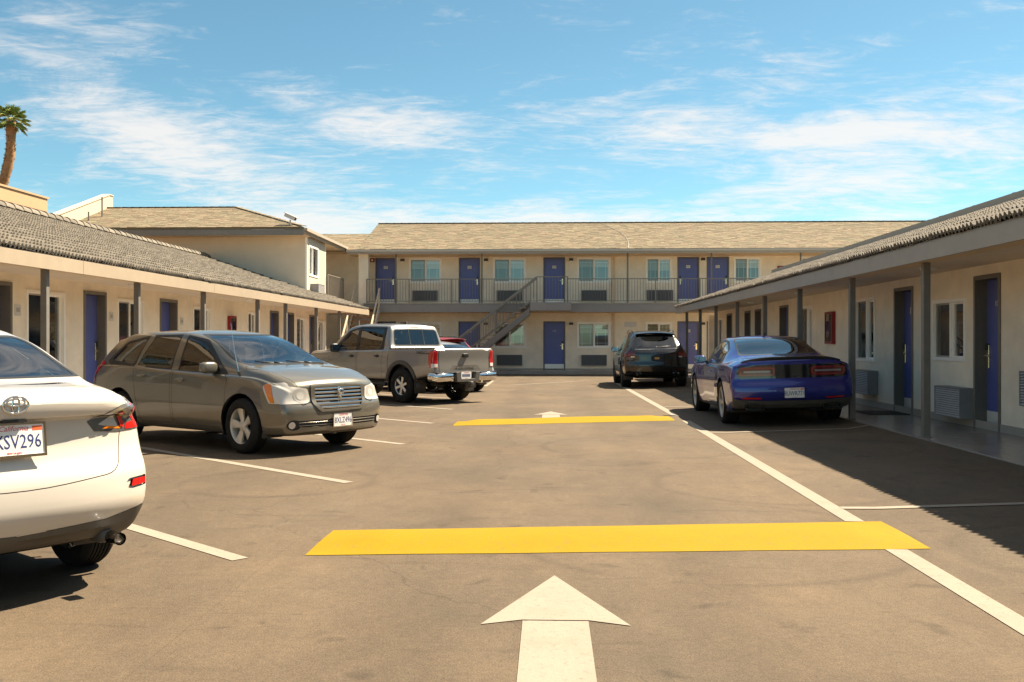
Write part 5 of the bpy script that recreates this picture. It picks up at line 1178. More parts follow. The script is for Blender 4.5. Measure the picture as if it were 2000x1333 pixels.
# --- grey hatchback ---------------------------------------------------------
def hatchback(label, paint):
    sp = dict(x=(-2.21, 2.20), W=.875, rad=.06, lf=.75, lr=1.0, bowf=.155, bowr=.11, tuck=.06, midf=.5, shoulder=.022, bulge=.015,
        zb=[(-2.21, .36), (-1.9, .28), (-1.6, .235), (1.7, .225), (2.20, .245)],
        zt=[(-2.21, 1.435), (-1.9, 1.465), (-1.4, 1.515), (-.8, 1.538), (-.2, 1.537), (.15, 1.505), (.42, 1.44), (1.20, 1.105), (1.32, 1.075), (1.8, 1.015), (2.1, .935), (2.20, .885)],
        zbelt=[(-2.21, 1.03), (-1.3, 1.035), (-.4, 1.0), (.8, .955), (1.3, .945), (1.8, .895), (2.20, .80)],
        wm=[(-2.21, .83), (-1.7, .868), (-1.2, .873), (0, .855), (1.2, .87), (1.8, .865), (2.20, .82)],
        wb=[(-2.21, .76), (-1.6, .80), (-1.0, .81), (0, .805), (1.2, .80), (1.8, .795), (2.20, .74)],
        wr=[(-2.21, .57), (-1.6, .615), (-.8, .63), (0, .625), (.4, .63), (.9, .67), (1.25, .72), (1.8, .72), (2.20, .66)],
        crown=[(-2.21, .05), (0, .055), (.6, .05), (1.3, .03), (2.20, .04)],
        front=[(.2, -.09), (.30, -.01), (.5, 0), (.60, -.015), (.66, -.045), (.90, -.075), (1.0, -.12)],
        rear=[(.3, .06), (.5, .0), (.68, .01), (.74, .05), (1.0, .09), (1.08, .13), (1.38, .34), (1.47, .36)], xs=[1.17, 1.23, 1.27])
    c = Car('hatchback', label, 'car', paint, sp); P = paint
    c.both('fdoor', rounded([(1.02, .30), (1.02, .90), (.94, .96), (.5, 1.1), (-.11, 1.1), (-.13, .98), (-.10, .30)], .05), 'y', 'door', P, 0, gap=.006)
    c.both('rdoor', rounded([(-.14, .30), (-.17, .98), (-.15, 1.1), (-.98, 1.1), (-1.03, 1.02), (-.95, .72), (-.84, .30)], .05), 'y', 'door', P, 0, gap=.006)
    c.one('hood', rounded([(1.24, -.74), (1.24, .74), (2.13, .60), (2.16, 0, .3), (2.13, -.60)], .05), 'z', 1, 'bonnet', P, 0, gap=.006, nmin=.35)
    c.both('trim', rounded([(1.0, .955), (.38, 1.40), (-.1, 1.47), (-.9, 1.46), (-1.42, 1.37), (-1.80, 1.10), (-1.72, 1.055), (-.4, 1.005)], .05), 'y', 'window_trim', BLKPL, .001, nmin=.05)
    c.both('pil', [(-.06, 1.0), (-.04, 1.50), (-.16, 1.50), (-.20, 1.0)], 'y', 'pillar', P, .002, only=['trimL', 'trimR'], nmin=.05)
    c.both('pil2', [(-.80, 1.0), (-.78, 1.50), (-.86, 1.50), (-1.06, 1.0)], 'y', 'pillar', P, .002, only=['trimL', 'trimR'], nmin=.05)
    c.both('fw', rounded([(.82, .99), (.36, 1.345), (-.02, 1.425), (-.04, .995)], .03), 'y', 'side_window', CGLASSM, -.002)
    c.both('rw_', rounded([(-.23, 1.02), (-.19, 1.432), (-.755, 1.435), (-.99, 1.05)], .03), 'y', 'side_window', glass('privacy_glass', (.16, .16, .15)), -.002)
    c.both('qw', rounded([(-1.09, 1.06), (-.90, 1.43), (-1.38, 1.345), (-1.68, 1.12)], .03), 'y', 'quarter_window', MATS['privacy_glass'], -.002)
    c.one('wst', rounded([(-.70, 1.075), (.70, 1.075), (.58, 1.475), (-.58, 1.475)], .06), 'x', 1, 'windscreen_trim', BLKPL, .001, lim=lambda q: 0 < q.x < 1.4)
    c.one('ws', rounded([(-.675, 1.10), (.675, 1.10), (.56, 1.455), (-.56, 1.455)], .06), 'x', 1, 'windscreen', glass('screen_glass', (.55, .66, .66)), -.001, lim=lambda q: 0 < q.x < 1.4)
    rl = lambda q: q.x < -1.4
    c.one('rw', rounded([(-.56, 1.09), (.56, 1.09), (.47, 1.35), (-.47, 1.35)], .06), 'x', -1, 'rear_window', CGLASSD, .001, lim=rl)
    c.both('tl', rounded([(.60, .78), (.9, .78), (.9, 1.10), (.64, 1.08)], .03), 'x', 'tail_lamp', LRED, .006, sg=-1, lim=rl, nmin=.3)
    c.both('tl', rounded([(-2.4, .76), (-2.02, .78), (-1.97, .93), (-1.84, 1.07), (-1.90, 1.10), (-2.4, 1.10)], .02), 'y', 'tail_lamp', LRED, .006, lim=rl, nmin=.62)
    # front: cross-hair grille in a body-colour surround, wrapped lamps, bumper with low slot
    fl = lambda q: q.x > 1.55
    hp = rounded([(.455, .665), (.50, .63), (.95, .625), (.95, .86), (.78, .845), (.48, .805)], .03)
    c.both('hl', hp, 'x', 'headlight', mat('lamp_chrome', (.60, .56, .49), .3, .15, coat=1), .004, sg=1, lim=fl, nmin=.3)
    c.both('hl', rounded([(1.70, .835), (1.84, .63), (2.3, .63), (2.3, .90), (1.76, .87)], .02), 'y', 'headlight', MATS['lamp_chrome'], .004, lim=fl, nmin=.62)
    c.both('ha', rounded([(1.72, .84), (1.86, .640), (1.92, .640), (1.81, .858), (1.76, .862)], .01), 'y', 'indicator', LAMB, .009, lim=fl, parent='hl', nmin=.62)
    for k, (y, r) in enumerate(((.585, .082),)):
        c.both('hb%d' % k, [(y+r*1.05*math.cos(a), 0.722+r*math.sin(a)) for a in [2*math.pi*i/18 for i in range(18)]], 'x', 'lamp_bowl', mat('lamp_bowl', (.50, .47, .42), .3, .1, coat=1), .006, sg=1, lim=fl, nmin=.3, parent='hl')
        c.both('hc%d' % k, [(y+r*.6*math.cos(a), 0.722+r*.6*math.sin(a)) for a in [2*math.pi*i/14 for i in range(14)]], 'x', 'lamp_lens', mat('lamp_bulb', (.66, .63, .57), .25, .1, coat=1), .008, sg=1, lim=fl, nmin=.3, parent='hl')
    c.one('gsur', rounded([(-.345, .525), (.345, .525), (.44, .62), (.44, .86), (-.44, .86), (-.44, .62)], .04), 'x', 1, 'grille_surround', P, .012, lim=fl)
    gpoly = rounded([(-.30, .55), (.30, .55), (.385, .625), (.385, .815), (-.385, .815), (-.385, .625)], .03)
    c.one('gri', gpoly, 'x', 1, 'grille', DARK, -.02, lim=fl)
    c.one('bgap', [(-.9, .645), (-.9, .653), (-.44, .653), (-.335, .562), (.335, .562), (.44, .653), (.9, .653), (.9, .645), (.435, .645), (.33, .554), (-.33, .554), (-.435, .645)], 'x', 1, 'panel_gap', DARK, -.002, lim=fl, nmin=.02) if False else None
    c.one('slot', rounded([(-.60, .345), (.60, .345), (.66, .425), (-.66, .425)], .03), 'x', 1, 'lower_grille', DARK, -.015, lim=fl)
    c.both('fogr', [(.69+.085*math.cos(a), .375+.062*math.sin(a)) for a in [2*math.pi*i/18 for i in range(18)]], 'x', 'fog_recess', BLKPL, -.012, sg=1, lim=fl, nmin=.3)
    c.both('fog', [(.715+.040*math.cos(a), .375+.042*math.sin(a)) for a in [2*math.pi*i/14 for i in range(14)]], 'x', 'fog_lamp', LCLR, .004, sg=1, lim=fl, nmin=.3)
    c.one('chin', [(-.9, .2), (-.9, .272), (.9, .272), (.9, .2)], 'x', 1, 'chin_spoiler', GREYPL, .002, lim=fl, nmin=.3)
    c.both('sill', [(-.95, .2), (-.95, .285), (.98, .285), (.98, .2)], 'y', 'sill', GREYPL, .002, nmin=.02)
    c.arch(1.3175, .352, .39); c.arch(-1.3175, .352, .39); c.finish()
    wheels(c, 1.3175, -1.3175, .865, .342, .215, .222, 'wide', 5, mat('hatch_alloy', (.66, .62, .55), .4, .55), steer=R(-4))
    # chrome bars of the grille and its cross
    for i in range(6):
        z = .572+.045*i; hw = min(.385, .30+(z-.55)*1.13); m = MB(); n = 16; vs = []
        for k in range(n+1):
            y = -hw+2*hw*k/n; x = c.xend(2.20, y, z)+.004
            vs += [(x, y, z-.011), (x+.008, y, z), (x, y, z+.011)]
        m.add(vs, [(3*k+j, 3*k+j+1, 3*k+j+4, 3*k+j+3) for k in range(n) for j in range(2)]); c.part('grille_bar', m, CHROME, smooth=True, fix=False)
    e = MB()
    for z0, z1, w in ((.545, .82, .018),): e.box(2.11, 2.15, -w, w, z0, z1)
    c.part('grille_bar', e, CHROME, bevel=.008)
    em = MB(); superbox(em, (2.165, 0, .755), (.022, .034, .044), 2.4); superbox(em, (2.165, 0, .70), (.02, .02, .03), 2.2)
    for sd in (1, -1): em.tube([(2.17, sd*.02, .78), (2.175, sd*.045, .775), (2.175, sd*.05, .74), (2.172, sd*.035, .725)], [.012, .012, .010, .006], 8)
    c.part('emblem', em, CHROME, smooth=True)
    for z in (.365, .40):
        m = MB(); n = 20; vs = []
        for k in range(n+1):
            y = -.63+1.26*k/n; x = c.xend(2.20, y, z)-.006; vs += [(x, y, z-.006), (x+.008, y, z), (x, y, z+.006)]
        m.add(vs, [(3*k+j, 3*k+j+1, 3*k+j+4, 3*k+j+3) for k in range(n) for j in range(2)]); c.part('lower_bar', m, P, smooth=True, fix=False)
    plate(c, 2.215, .415, True, '8XLZ496', frame=True, tag_=False)
    mirror_part(c, .72, .815, 1.045, P, .12, .12, .075); handles(c, [(.06, .842, .88), (-.80, .846, .915)], P)
    for y, s_ in ((-.05, -1), (.45, -1)):
        w = MB(); w.tube([(1.235, y+.12, 1.085), (1.215, y-.2, 1.10), (1.19, y-.48, 1.125)], .009, 6); w.tube([(1.245, y-.02, 1.085), (1.215, y-.2, 1.107)], .012, 6); c.part('wiper', w, BLKPL, smooth=True)
    a = MB().tube([(1.18, -.775, 1.0), (1.12, -.79, 1.25), (1.06, -.80, 1.60)], [.006, .003, .002], 6); c.part('antenna', a, CHROME); c.part('antenna_base', MB().lathe([(0, .03), (.012, .028), (.02, 0)], 10, 'z', (1.18, -.775, .975)), BLKPL)
    cabin(c, -1.5, .85, .34, .93, .68, .90); seats(c, [(.05, (.37, -.37), .60), (-.82, (.34, -.34), .54)], mat('seat_grey', (.16, .145, .12), .85), .36)
    return c
# --- silver pickup ----------------------------------------------------------
def pickup(label, paint):
    sp = dict(x=(-2.74, 2.58), W=.94, rad=.05, lf=.8, lr=.5, bowf=.26, bowr=.03, tuck=.04, midf=.5, shoulder=.012, bulge=.012,
        zb=[(-2.74, .62), (-2.3, .56), (-2.0, .50), (-1.2, .47), (2.0, .45), (2.58, .48)],
        zt=[(-2.74, 1.225), (-1.20, 1.225), (-1.16, 1.235), (-1.13, 1.30), (-1.00, 1.72), (-.94, 1.765), (-.7, 1.785), (0, 1.805), (.35, 1.78), (.58, 1.71), (1.25, 1.25), (1.36, 1.215), (2.1, 1.16), (2.45, 1.08), (2.58, 1.0)],
        zbelt=[(-2.74, 1.185), (-1.22, 1.185), (-1.1, 1.17), (.3, 1.14), (1.2, 1.12), (2.0, 1.07), (2.58, .90)],
        wm=[(-2.74, .925), (-2.2, .935), (-1.2, .925), (0, .905), (1.2, .915), (1.7, .94), (2.2, .92), (2.58, .86)],
        wb=[(-2.74, .90), (-1.3, .90), (-1.1, .865), (0, .86), (1.2, .86), (2.0, .85), (2.58, .76)],
        wr=[(-2.74, .885), (-1.20, .885), (-1.15, .82), (-1.08, .73), (-1.0, .69), (0, .67), (.5, .68), (1.0, .74), (1.3, .79), (2.0, .78), (2.58, .66)],
        crown=[(-2.74, .012), (-1.2, .012), (-1.0, .045), (0, .055), (1.2, .04), (2.58, .05)],
        front=[(.4, -.06), (.6, 0), (.85, -.02), (1.0, -.10), (1.15, -.18)],
        rear=[(.5, .06), (.7, .0), (.95, .012), (1.19, .0), (1.24, .012)], xs=[-1.19, -1.175, -1.15, -1.12, -1.09, -1.06, -1.03, -.98, -.96, 1.22, 1.3])
    c = Car('pickup_truck', label, 'truck', paint, sp); P = paint
    c.both('fdoor', rounded([(1.14, .50), (1.14, 1.10), (1.05, 1.15), (.7, 1.3), (.06, 1.3), (.06, 1.15), (.06, .50)], .05), 'y', 'door', P, 0, gap=.007)
    c.both('rdoor', rounded([(.02, .50), (.02, 1.15), (.02, 1.3), (-.91, 1.3), (-.93, 1.17), (-.93, .62), (-.86, .50)], .05), 'y', 'door', P, 0, gap=.007)
    c.both('bedgap', [(-1.145, .50), (-1.145, 1.2), (-1.160, 1.2), (-1.160, .50)], 'y', 'panel_gap', DARK, -.004)
    c.one('hood', rounded([(1.32, -.78), (1.32, .78), (2.35, .66), (2.35, -.66)], .06), 'z', 1, 'bonnet', P, 0, gap=.006, nmin=.4)
    c.both('trim', rounded([(1.06, 1.145), (.54, 1.625), (.10, 1.715), (-.90, 1.70), (-.93, 1.18)], .05), 'y', 'window_trim', BLKPL, .001)
    c.both('fw', rounded([(.86, 1.175), (.50, 1.575), (.16, 1.672), (.125, 1.175)], .03), 'y', 'side_window', CGLASS, -.002)
    c.both('rw_', rounded([(.02, 1.18), (.05, 1.672), (-.80, 1.66), (-.83, 1.30), (-.72, 1.19)], .04), 'y', 'side_window', glass('privacy_glass', (.16, .16, .15)), -.002)
    c.one('wst', rounded([(-.76, 1.22), (.76, 1.22), (.635, 1.74), (-.635, 1.74)], .06), 'x', 1, 'windscreen_trim', BLKPL, .001, lim=lambda q: 0 < q.x < 1.5)
    c.one('ws', rounded([(-.73, 1.25), (.73, 1.25), (.615, 1.72), (-.615, 1.72)], .06), 'x', 1, 'windscreen', CGLASS, -.001, lim=lambda q: 0 < q.x < 1.5)
    bl = lambda q: -1.3 < q.x < -.8
    c.one('rwt', rounded([(-.70, 1.27), (.70, 1.27), (.64, 1.665), (-.64, 1.665)], .07), 'x', -1, 'rear_window_trim', BLKPL, .001, lim=bl)
    c.one('rwm', rounded([(-.675, 1.295), (.675, 1.295), (.62, 1.645), (-.62, 1.645)], .06), 'x', -1, 'rear_window', CGLASSM, .002, lim=bl)
    for k, y in enumerate((-.21, .21)): c.one('rwb%d' % k, [(y-.012, 1.29), (y+.012, 1.29), (y+.012, 1.65), (y-.012, 1.65)], 'x', -1, 'window_bar', BLKPL, .006, lim=bl)
    c.one('stop', rounded([(-.13, 1.705), (.13, 1.705), (.13, 1.735), (-.13, 1.735)], .01), 'x', -1, 'high_stop_lamp', LCLR, .008, lim=bl)
    rl = lambda q: q.x < -2.4
    c.one('gate', rounded([(-.755, .685), (.755, .685), (.765, 1.195), (-.765, 1.195)], .03), 'x', -1, 'tailgate', P, .003, gap=.010, lim=rl)
    c.both('tl', rounded([(.785, .80), (.98, .80), (.98, 1.165), (.80, 1.165)], .02), 'x', 'tail_lamp', LRED, .008, sg=-1, lim=rl, nmin=.3)
    c.both('tl', rounded([(-2.9, .80), (-2.60, .80), (-2.575, .90), (-2.555, 1.08), (-2.62, 1.165), (-2.9, 1.175)], .02), 'y', 'tail_lamp', LRED, .008, lim=rl, nmin=.62)
    c.both('tlw', rounded([(.795, .81), (.98, .81), (.98, .885), (.795, .885)], .01), 'x', 'reverse_lamp', mat('reverse_lens', (.7, .62, .58), .12, coat=1), .012, sg=-1, lim=rl, nmin=.3, parent='tl')
    c.both('tld', rounded([(-2.9, .80), (-2.66, .80), (-2.66, .89), (-2.9, .89)], .01), 'y', 'reverse_lamp', MATS['reverse_lens'], .011, lim=rl, parent='tl', nmin=.62)
    c.one('emb', rounded([(-.46, .735), (.46, .735), (.38, .84), (-.38, .84)], .02), 'x', -1, 'tailgate_emboss', carpaint('silver_dark', (.25, .23, .20), .6, .4), .001, lim=rl, parent='gate')
    # open bed
    c.one('void', [(-2.68, -.80), (-1.20, -.80), (-1.20, .80), (-2.68, .80)], 'z', 1, None, None, nmin=.3, lim=lambda q: q.z > 1.1)
    fl = lambda q: q.x > 1.9
    c.one('gri', rounded([(-.46, .66), (.46, .66), (.52, 1.0), (-.52, 1.0)], .06), 'x', 1, 'grille', BLKPL, .006, lim=fl)
    c.both('hl', rounded([(.56, .86), (.95, .86), (.95, 1.03), (.60, 1.0)], .03), 'x', 'headlight', LCLR, .006, sg=1, lim=fl, nmin=.3)
    c.both('rocker', [(-1.2, .42), (-1.2, .52), (1.2, .52), (1.2, .42)], 'y', 'rocker_panel', BLKPL, .002, nmin=.02)
    c.arch(1.62, .40, .47, (.085, GREYPL)); c.arch(-1.62, .40, .47, (.085, GREYPL)); c.finish()
    wheels(c, 1.62, -1.62, .925, .388, .265, .208, 'chunk', 6, mat('machined_alloy', (.72, .70, .66), .25, .9), back=DARK)
    b = MB(); b.add([(-2.68, -.80, 1.20), (-1.20, -.80, 1.20), (-1.20, .80, 1.20), (-2.68, .80, 1.20), (-2.68, -.74, .72), (-1.20, -.74, .72), (-1.20, .74, .72), (-2.68, .74, .72)], [(0, 1, 5, 4), (1, 2, 6, 5), (2, 3, 7, 6), (3, 0, 4, 7), (4, 5, 6, 7)]); c.part('load_bed', b, BLKPL, fix=False)
    for sd in (1, -1): c.part('bed_rail', MB().box(-2.70, -1.19, sd*.80, sd*.90, 1.212, 1.228), BLKPL, bevel=.006)
    # rear bumper: chrome corners, dark centre step
    CR = CHROME
    for sd in (1, -1):
        m = MB(); vs = []; pr = [(-.30, .02), (-.45, -.11), (-.70, -.135), (-.86, -.115), (-.955, -.03), (-.965, .14)]
        for i, (y, dx) in enumerate(pr):
            x = -2.74+dx; n_ = 5
            for z, o in ((.50, .03), (.52, 0), (.60, -.012), (.665, 0), (.685, .03)): vs.append((x+(o if i < 4 else 0), sd*(-y-(o if i >= 4 else 0)), z))
        m.add(vs, [(5*i+j, 5*i+j+1, 5*i+j+6, 5*i+j+5) for i in range(len(pr)-1) for j in range(4)]); c.part('bumper_corner', m, CR, autos=50, fix=False)
        m = MB(); m.box(-2.84, -2.70, sd*.30, sd*.93, .687, .70); c.part('bumper_step', m, BLKPL, bevel=.006)
    c.part('bumper_centre', MB().prism([(-.36, .70), (-.24, .70), (-.20, .55), (.20, .55), (.24, .70), (.36, .70), (.33, .48), (-.33, .48)], -2.85, -2.70, 'yz'), GREYPL, bevel=.008)
    c.part('bumper_core', MB().box(-2.76, -2.60, -.85, .85, .50, .68), BLKPL)
    plate(c, -2.78, .625, False, None, frame=False, tag_=False)
    mk = MB(); [mk.box(-2.784, -2.783, -.11+.035*i, -.088+.035*i, .59, .65) for i in range(7)]; c.part('plate_number', mk, mat('plate_ink', (.02, .03, .14), .5))
    h = MB(); superbox(h, (-2.755, 0, 1.06), (.02, .085, .045), 5); c.part('gate_handle', h, BLKPL, smooth=True)
    lettering(c, 'TACOMA', .10, (-2.745, 0, .785), 'rear', mat('letter_grey', (.16, .15, .135), .4, .5), xs=1.35, name='tailgate_lettering'); 
    lettering(c, 'TRD', .085, (-2.27, .933, 1.125), 'left', mat('decal_black', (.02, .02, .02), .5), xs=1.5, name='bed_decal', shear=.3); lettering(c, 'OFF ROAD', .038, (-2.50, .932, 1.105), 'left', mat('decal_black', (.02, .02, .02)), xs=1.2, name='bed_decal'); lettering(c, '4X4', .038, (-2.47, .932, 1.15), 'left', mat('decal_red', (.4, .05, .04), .5), xs=1.3, name='bed_decal')
    st = MB().tube([(1.0, .86, .40), (-1.05, .86, .40)], .045, 10); c.part('side_step', st, BLKPL); st = MB().tube([(1.0, -.86, .40), (-1.05, -.86, .40)], .045, 10); c.part('side_step', st, BLKPL)
    for sd in (1, -1): c.part('mud_flap', MB().box(-2.12, -2.105, sd*.68, sd*.93, .30, .62), BLKPL)
    u = MB().tube([(-1.62, -.7, .40), (-1.62, .7, .40)], .05, 10); u.ball((-1.62, 0, .40), (.14, .15, .14)); c.part('rear_axle', u, BLKPL, smooth=True)
    u = MB().box(-2.7, 2.2, .42, .50, .48, .60); u.box(-2.7, 2.2, -.50, -.42, .48, .60); c.part('chassis_rail', u, DARK)
    hi = MB().box(-2.90, -2.6, -.035, .035, .42, .49); superbox(hi, (-2.93, 0, .455), (.05, .045, .04), 4); c.part('tow_hitch', hi, GREYPL); ex = MB().tube([(-2.2, -.55, .50), (-2.66, -.60, .47)], .035, 12); c.part('exhaust_pipe', ex, CHROME)
    mirror_part(c, .84, .87, 1.22, BLKPL, .13, .12, .105); handles(c, [(.22, .90, 1.03), (-.75, .905, 1.04)], BLKPL)
    an = MB(); an.prism([(-.75, 1.775), (-.58, 1.785), (-.68, 1.83), (-.73, 1.83)], -.014, .014, 'xz'); c.part('antenna', an, BLKPL, bevel=.004)
    cabin(c, -.92, .95, .55, 1.08, .76, .98); seats(c, [(.25, (.38, -.38), .60), (-.45, (.36, -.36), .52)], SEAT, .58)
    return c
# --- black SUV ---------------------------------------------------------------
def suv(label, paint, group='vehicles parked in the motel court', badge=True):
    sp = dict(x=(-2.43, 2.42), W=.965, rad=.07, lf=.8, lr=1.1, bowf=.30, bowr=.24, tuck=.06, midf=.5, shoulder=.02, bulge=.018,
        zb=[(-2.43, .42), (-2.1, .32), (-1.8, .27), (1.9, .26), (2.42, .30)],
        zt=[(-2.43, 1.585), (-1.9, 1.63), (-1.2, 1.68), (-.5, 1.70), (.1, 1.67), (.4, 1.60), (1.2, 1.16), (1.32, 1.125), (1.9, 1.04), (2.3, .92), (2.42, .84)],
        zbelt=[(-2.43, 1.12), (-1.3, 1.13), (-.3, 1.07), (1.2, 1.01), (1.9, .93), (2.42, .75)],
        wm=[(-2.43, .925), (-1.9, .962), (-1.3, .97), (0, .945), (1.3, .965), (1.9, .95), (2.42, .85)],
        wb=[(-2.43, .82), (-1.8, .87), (-1.2, .885), (0, .875), (1.3, .88), (1.9, .85), (2.42, .70)],
        wr=[(-2.43, .60), (-1.8, .625), (-1.0, .64), (0, .635), (.5, .66), (1.0, .73), (1.3, .78), (1.9, .76), (2.42, .60)],
        crown=[(-2.43, .055), (0, .06), (.6, .05), (1.3, .035), (2.42, .05)],
        front=[(.25, -.10), (.4, -.01), (.6, 0), (.8, -.06), (.95, -.18), (1.1, -.28)],
        rear=[(.35, .12), (.5, .03), (.66, .0), (.78, .02), (1.0, .03), (1.12, .09), (1.5, .45), (1.58, .48), (1.64, .42)])
    c = Car('suv', label, 'car', paint, sp, group); P = paint
    c.both('fdoor', rounded([(1.05, .36), (1.07, .95), (.97, 1.01), (.6, 1.15), (-.08, 1.15), (-.10, 1.06), (-.08, .36)], .05), 'y', 'door', P, 0, gap=.006)
    c.both('rdoor', rounded([(-.12, .36), (-.14, 1.06), (-.12, 1.18), (-1.1, 1.18), (-1.16, 1.12), (-1.05, .75), (-.92, .36)], .05), 'y', 'door', P, 0, gap=.006)
    c.both('trim', rounded([(1.02, 1.02), (.38, 1.525), (-.1, 1.61), (-1.0, 1.59), (-1.50, 1.48), (-1.88, 1.20), (-1.80, 1.15), (-.4, 1.08)], .05), 'y', 'window_trim', GLOSSB, .001)
    for k, P_ in enumerate(([(.84, 1.05), (.36, 1.47), (.0, 1.57), (-.06, 1.08)], [(-.14, 1.09), (-.08, 1.57), (-.90, 1.56), (-1.08, 1.14)], [(-1.14, 1.15), (-.97, 1.56), (-1.46, 1.45), (-1.78, 1.20)])):
        c.both('w%d' % k, rounded(P_, .03), 'y', 'side_window', CGLASSM if k == 0 else CGLASSD, -.002)
    c.one('ws', rounded([(-.73, 1.16), (.73, 1.16), (.59, 1.61), (-.59, 1.61)], .06), 'x', 1, 'windscreen', CGLASS, -.001, lim=lambda q: 0 < q.x < 1.5)
    rl = lambda q: q.x < -1.5
    c.one('hatch', rounded([(-.66, .70), (.66, .70), (.70, 1.0), (.66, 1.14), (.55, 1.58), (-.55, 1.58), (-.66, 1.14), (-.70, 1.0)], .05), 'x', -1, 'tailgate', P, 0, gap=.006, lim=rl)
    c.one('rw', rounded([(-.615, 1.175), (.615, 1.175), (.53, 1.50), (-.53, 1.50)], .07), 'x', -1, 'rear_window', glass('dusk_glass', (.10, .09, .09), .02, 1.), .002, lim=rl)
    c.both('tl', rounded([(.60, .985), (.62, .90), (1.0, .89), (1.0, 1.10), (.66, 1.06)], .04), 'x', 'tail_lamp', mat('deep_red_lens', (.13, .010, .008), .1, coat=1), .006, sg=-1, lim=rl, nmin=.3)
    c.both('tl', rounded([(-2.6, .90), (-2.05, .92), (-1.98, 1.02), (-2.05, 1.09), (-2.6, 1.10)], .03), 'y', 'tail_lamp', MATS['deep_red_lens'], .006, lim=rl, nmin=.62)
    c.both('tlw', rounded([(.63, .90), (.74, .895), (.74, .935), (.64, .935)], .01), 'x', 'reverse_lamp', LCLR, .009, sg=-1, lim=rl, parent='tl', nmin=.3)
    c.one('prec', rounded([(-.30, .78), (.30, .78), (.26, .985), (-.26, .985)], .04), 'x', -1, 'plate_recess', P, -.012, lim=rl, parent='hatch')
    c.one('dif', [(-1, .25), (-1, .47), (-.5, .44), (.5, .44), (1, .47), (1, .25)], 'x', -1, 'rear_diffuser', BLKPL, .003, lim=rl, nmin=.3)
    c.both('refl', rounded([(.62, .545), (.86, .555), (.86, .575), (.62, .568)], .005), 'x', 'reflector', LREDD, .004, sg=-1, lim=rl, nmin=.3)
    fl = lambda q: q.x > 1.8
    c.both('hl', rounded([(.50, .74), (.95, .74), (.95, .94), (.56, .90)], .05), 'x', 'headlight', LCLR, .006, sg=1, lim=fl, nmin=.3)
    c.one('gri', rounded([(-.7, .36), (.7, .36), (.62, .62), (-.62, .62)], .06), 'x', 1, 'grille', BLKPL, -.01, lim=fl)
    c.both('sill', [(-1.0, .22), (-1.0, .34), (1.0, .34), (1.0, .22)], 'y', 'sill', BLKPL, .002, nmin=.02)
    c.arch(1.4475, .385, .425); c.arch(-1.4475, .385, .425); c.finish()
    wheels(c, 1.4475, -1.4475, .955, .378, .275, .258, 'twin', 5, ALLOYD)
    m = MB(); n = 24; vs = []                                              # roof spoiler
    for i in range(n+1):
        y = -.57+1.14*i/n; u = abs(y)/.57; x = -2.08+.13*u**3; z = 1.615-.035*u**2
        for dx, dz in ((0, 0), (.03, .012), (.26, .022), (.26, -.012), (.03, -.03)): vs.append((x+dx, y, z+dz))
    m.add(vs, [(5*i+j, 5*i+(j+1) % 5, 5*i+5+(j+1) % 5, 5*i+5+j) for i in range(n) for j in range(5)]+[tuple(range(5)), tuple(5*n+j for j in range(5))]); c.part('roof_spoiler', m, P, autos=40)
    w = MB().tube([(-2.315, 0, 1.19), (-2.29, .05, 1.215), (-2.28, -.40, 1.235)], .012, 6); w.ball((-2.325, 0, 1.185), .025); c.part('wiper', w, BLKPL, smooth=True) if False else None
    w = MB().tube([(-2.345, 0, 1.195), (-2.325, -.22, 1.215), (-2.29, -.42, 1.225)], [.014, .012, .008], 6); w.ball((-2.335, 0, 1.19), .026); c.part('wiper', w, mat('wiper_grey', (.25, .24, .23), .4), smooth=True)
    c.part('chrome_strip', MB().tube([(c.xend(-2.43, y, 1.135)-.004, y, 1.135) for y in np.linspace(-.62, .62, 20)], .011, 6), CHROME, smooth=True)
    if badge:
        plate(c, -2.435, .875, False, None, 'black', frame=False); lettering(c, 'Cayenne', .085, (-2.425, 0, 1.035), 'rear', CHROME, shear=.3, xs=1.2)
        mk = MB(); [mk.box(-2.4395, -2.4385, -.062+.034*i, -.040+.034*i, .845, .905) for i in range(4)]; c.part('plate_number', mk, mat('plate_gold', (.75, .42, .08), .5))
    for sd in (1, -1):
        e = MB().lathe([(.05, -.1), (.052, 0), (.046, .0), (.044, .09)], 20, 'x', (-2.28, sd*.60, .42)); e.lathe([(.05, -.1), (.052, 0), (.046, .0), (.044, .09)], 20, 'x', (-2.28, sd*.49, .42)); c.part('exhaust_tip', e, CHROME, smooth=True)
    mirror_part(c, .70, .90, 1.12, P, .13, .125, .085); handles(c, [(.02, .925, .95), (-.88, .93, .98)], P)
    for sd in (1, -1): c.part('roof_rail', MB().tube([(-1.5, sd*.60, 1.63), (-1.3, sd*.615, 1.68), (-.4, sd*.62, 1.705), (.1, sd*.615, 1.67), (.2, sd*.61, 1.63)], .015, 8), GLOSSB, smooth=True)
    cabin(c, -1.7, .9, .42, 1.02, .74, .92); seats(c, [(.1, (.39, -.39), .62), (-.8, (.38, -.38), .56)], SEAT, .46)
    return c
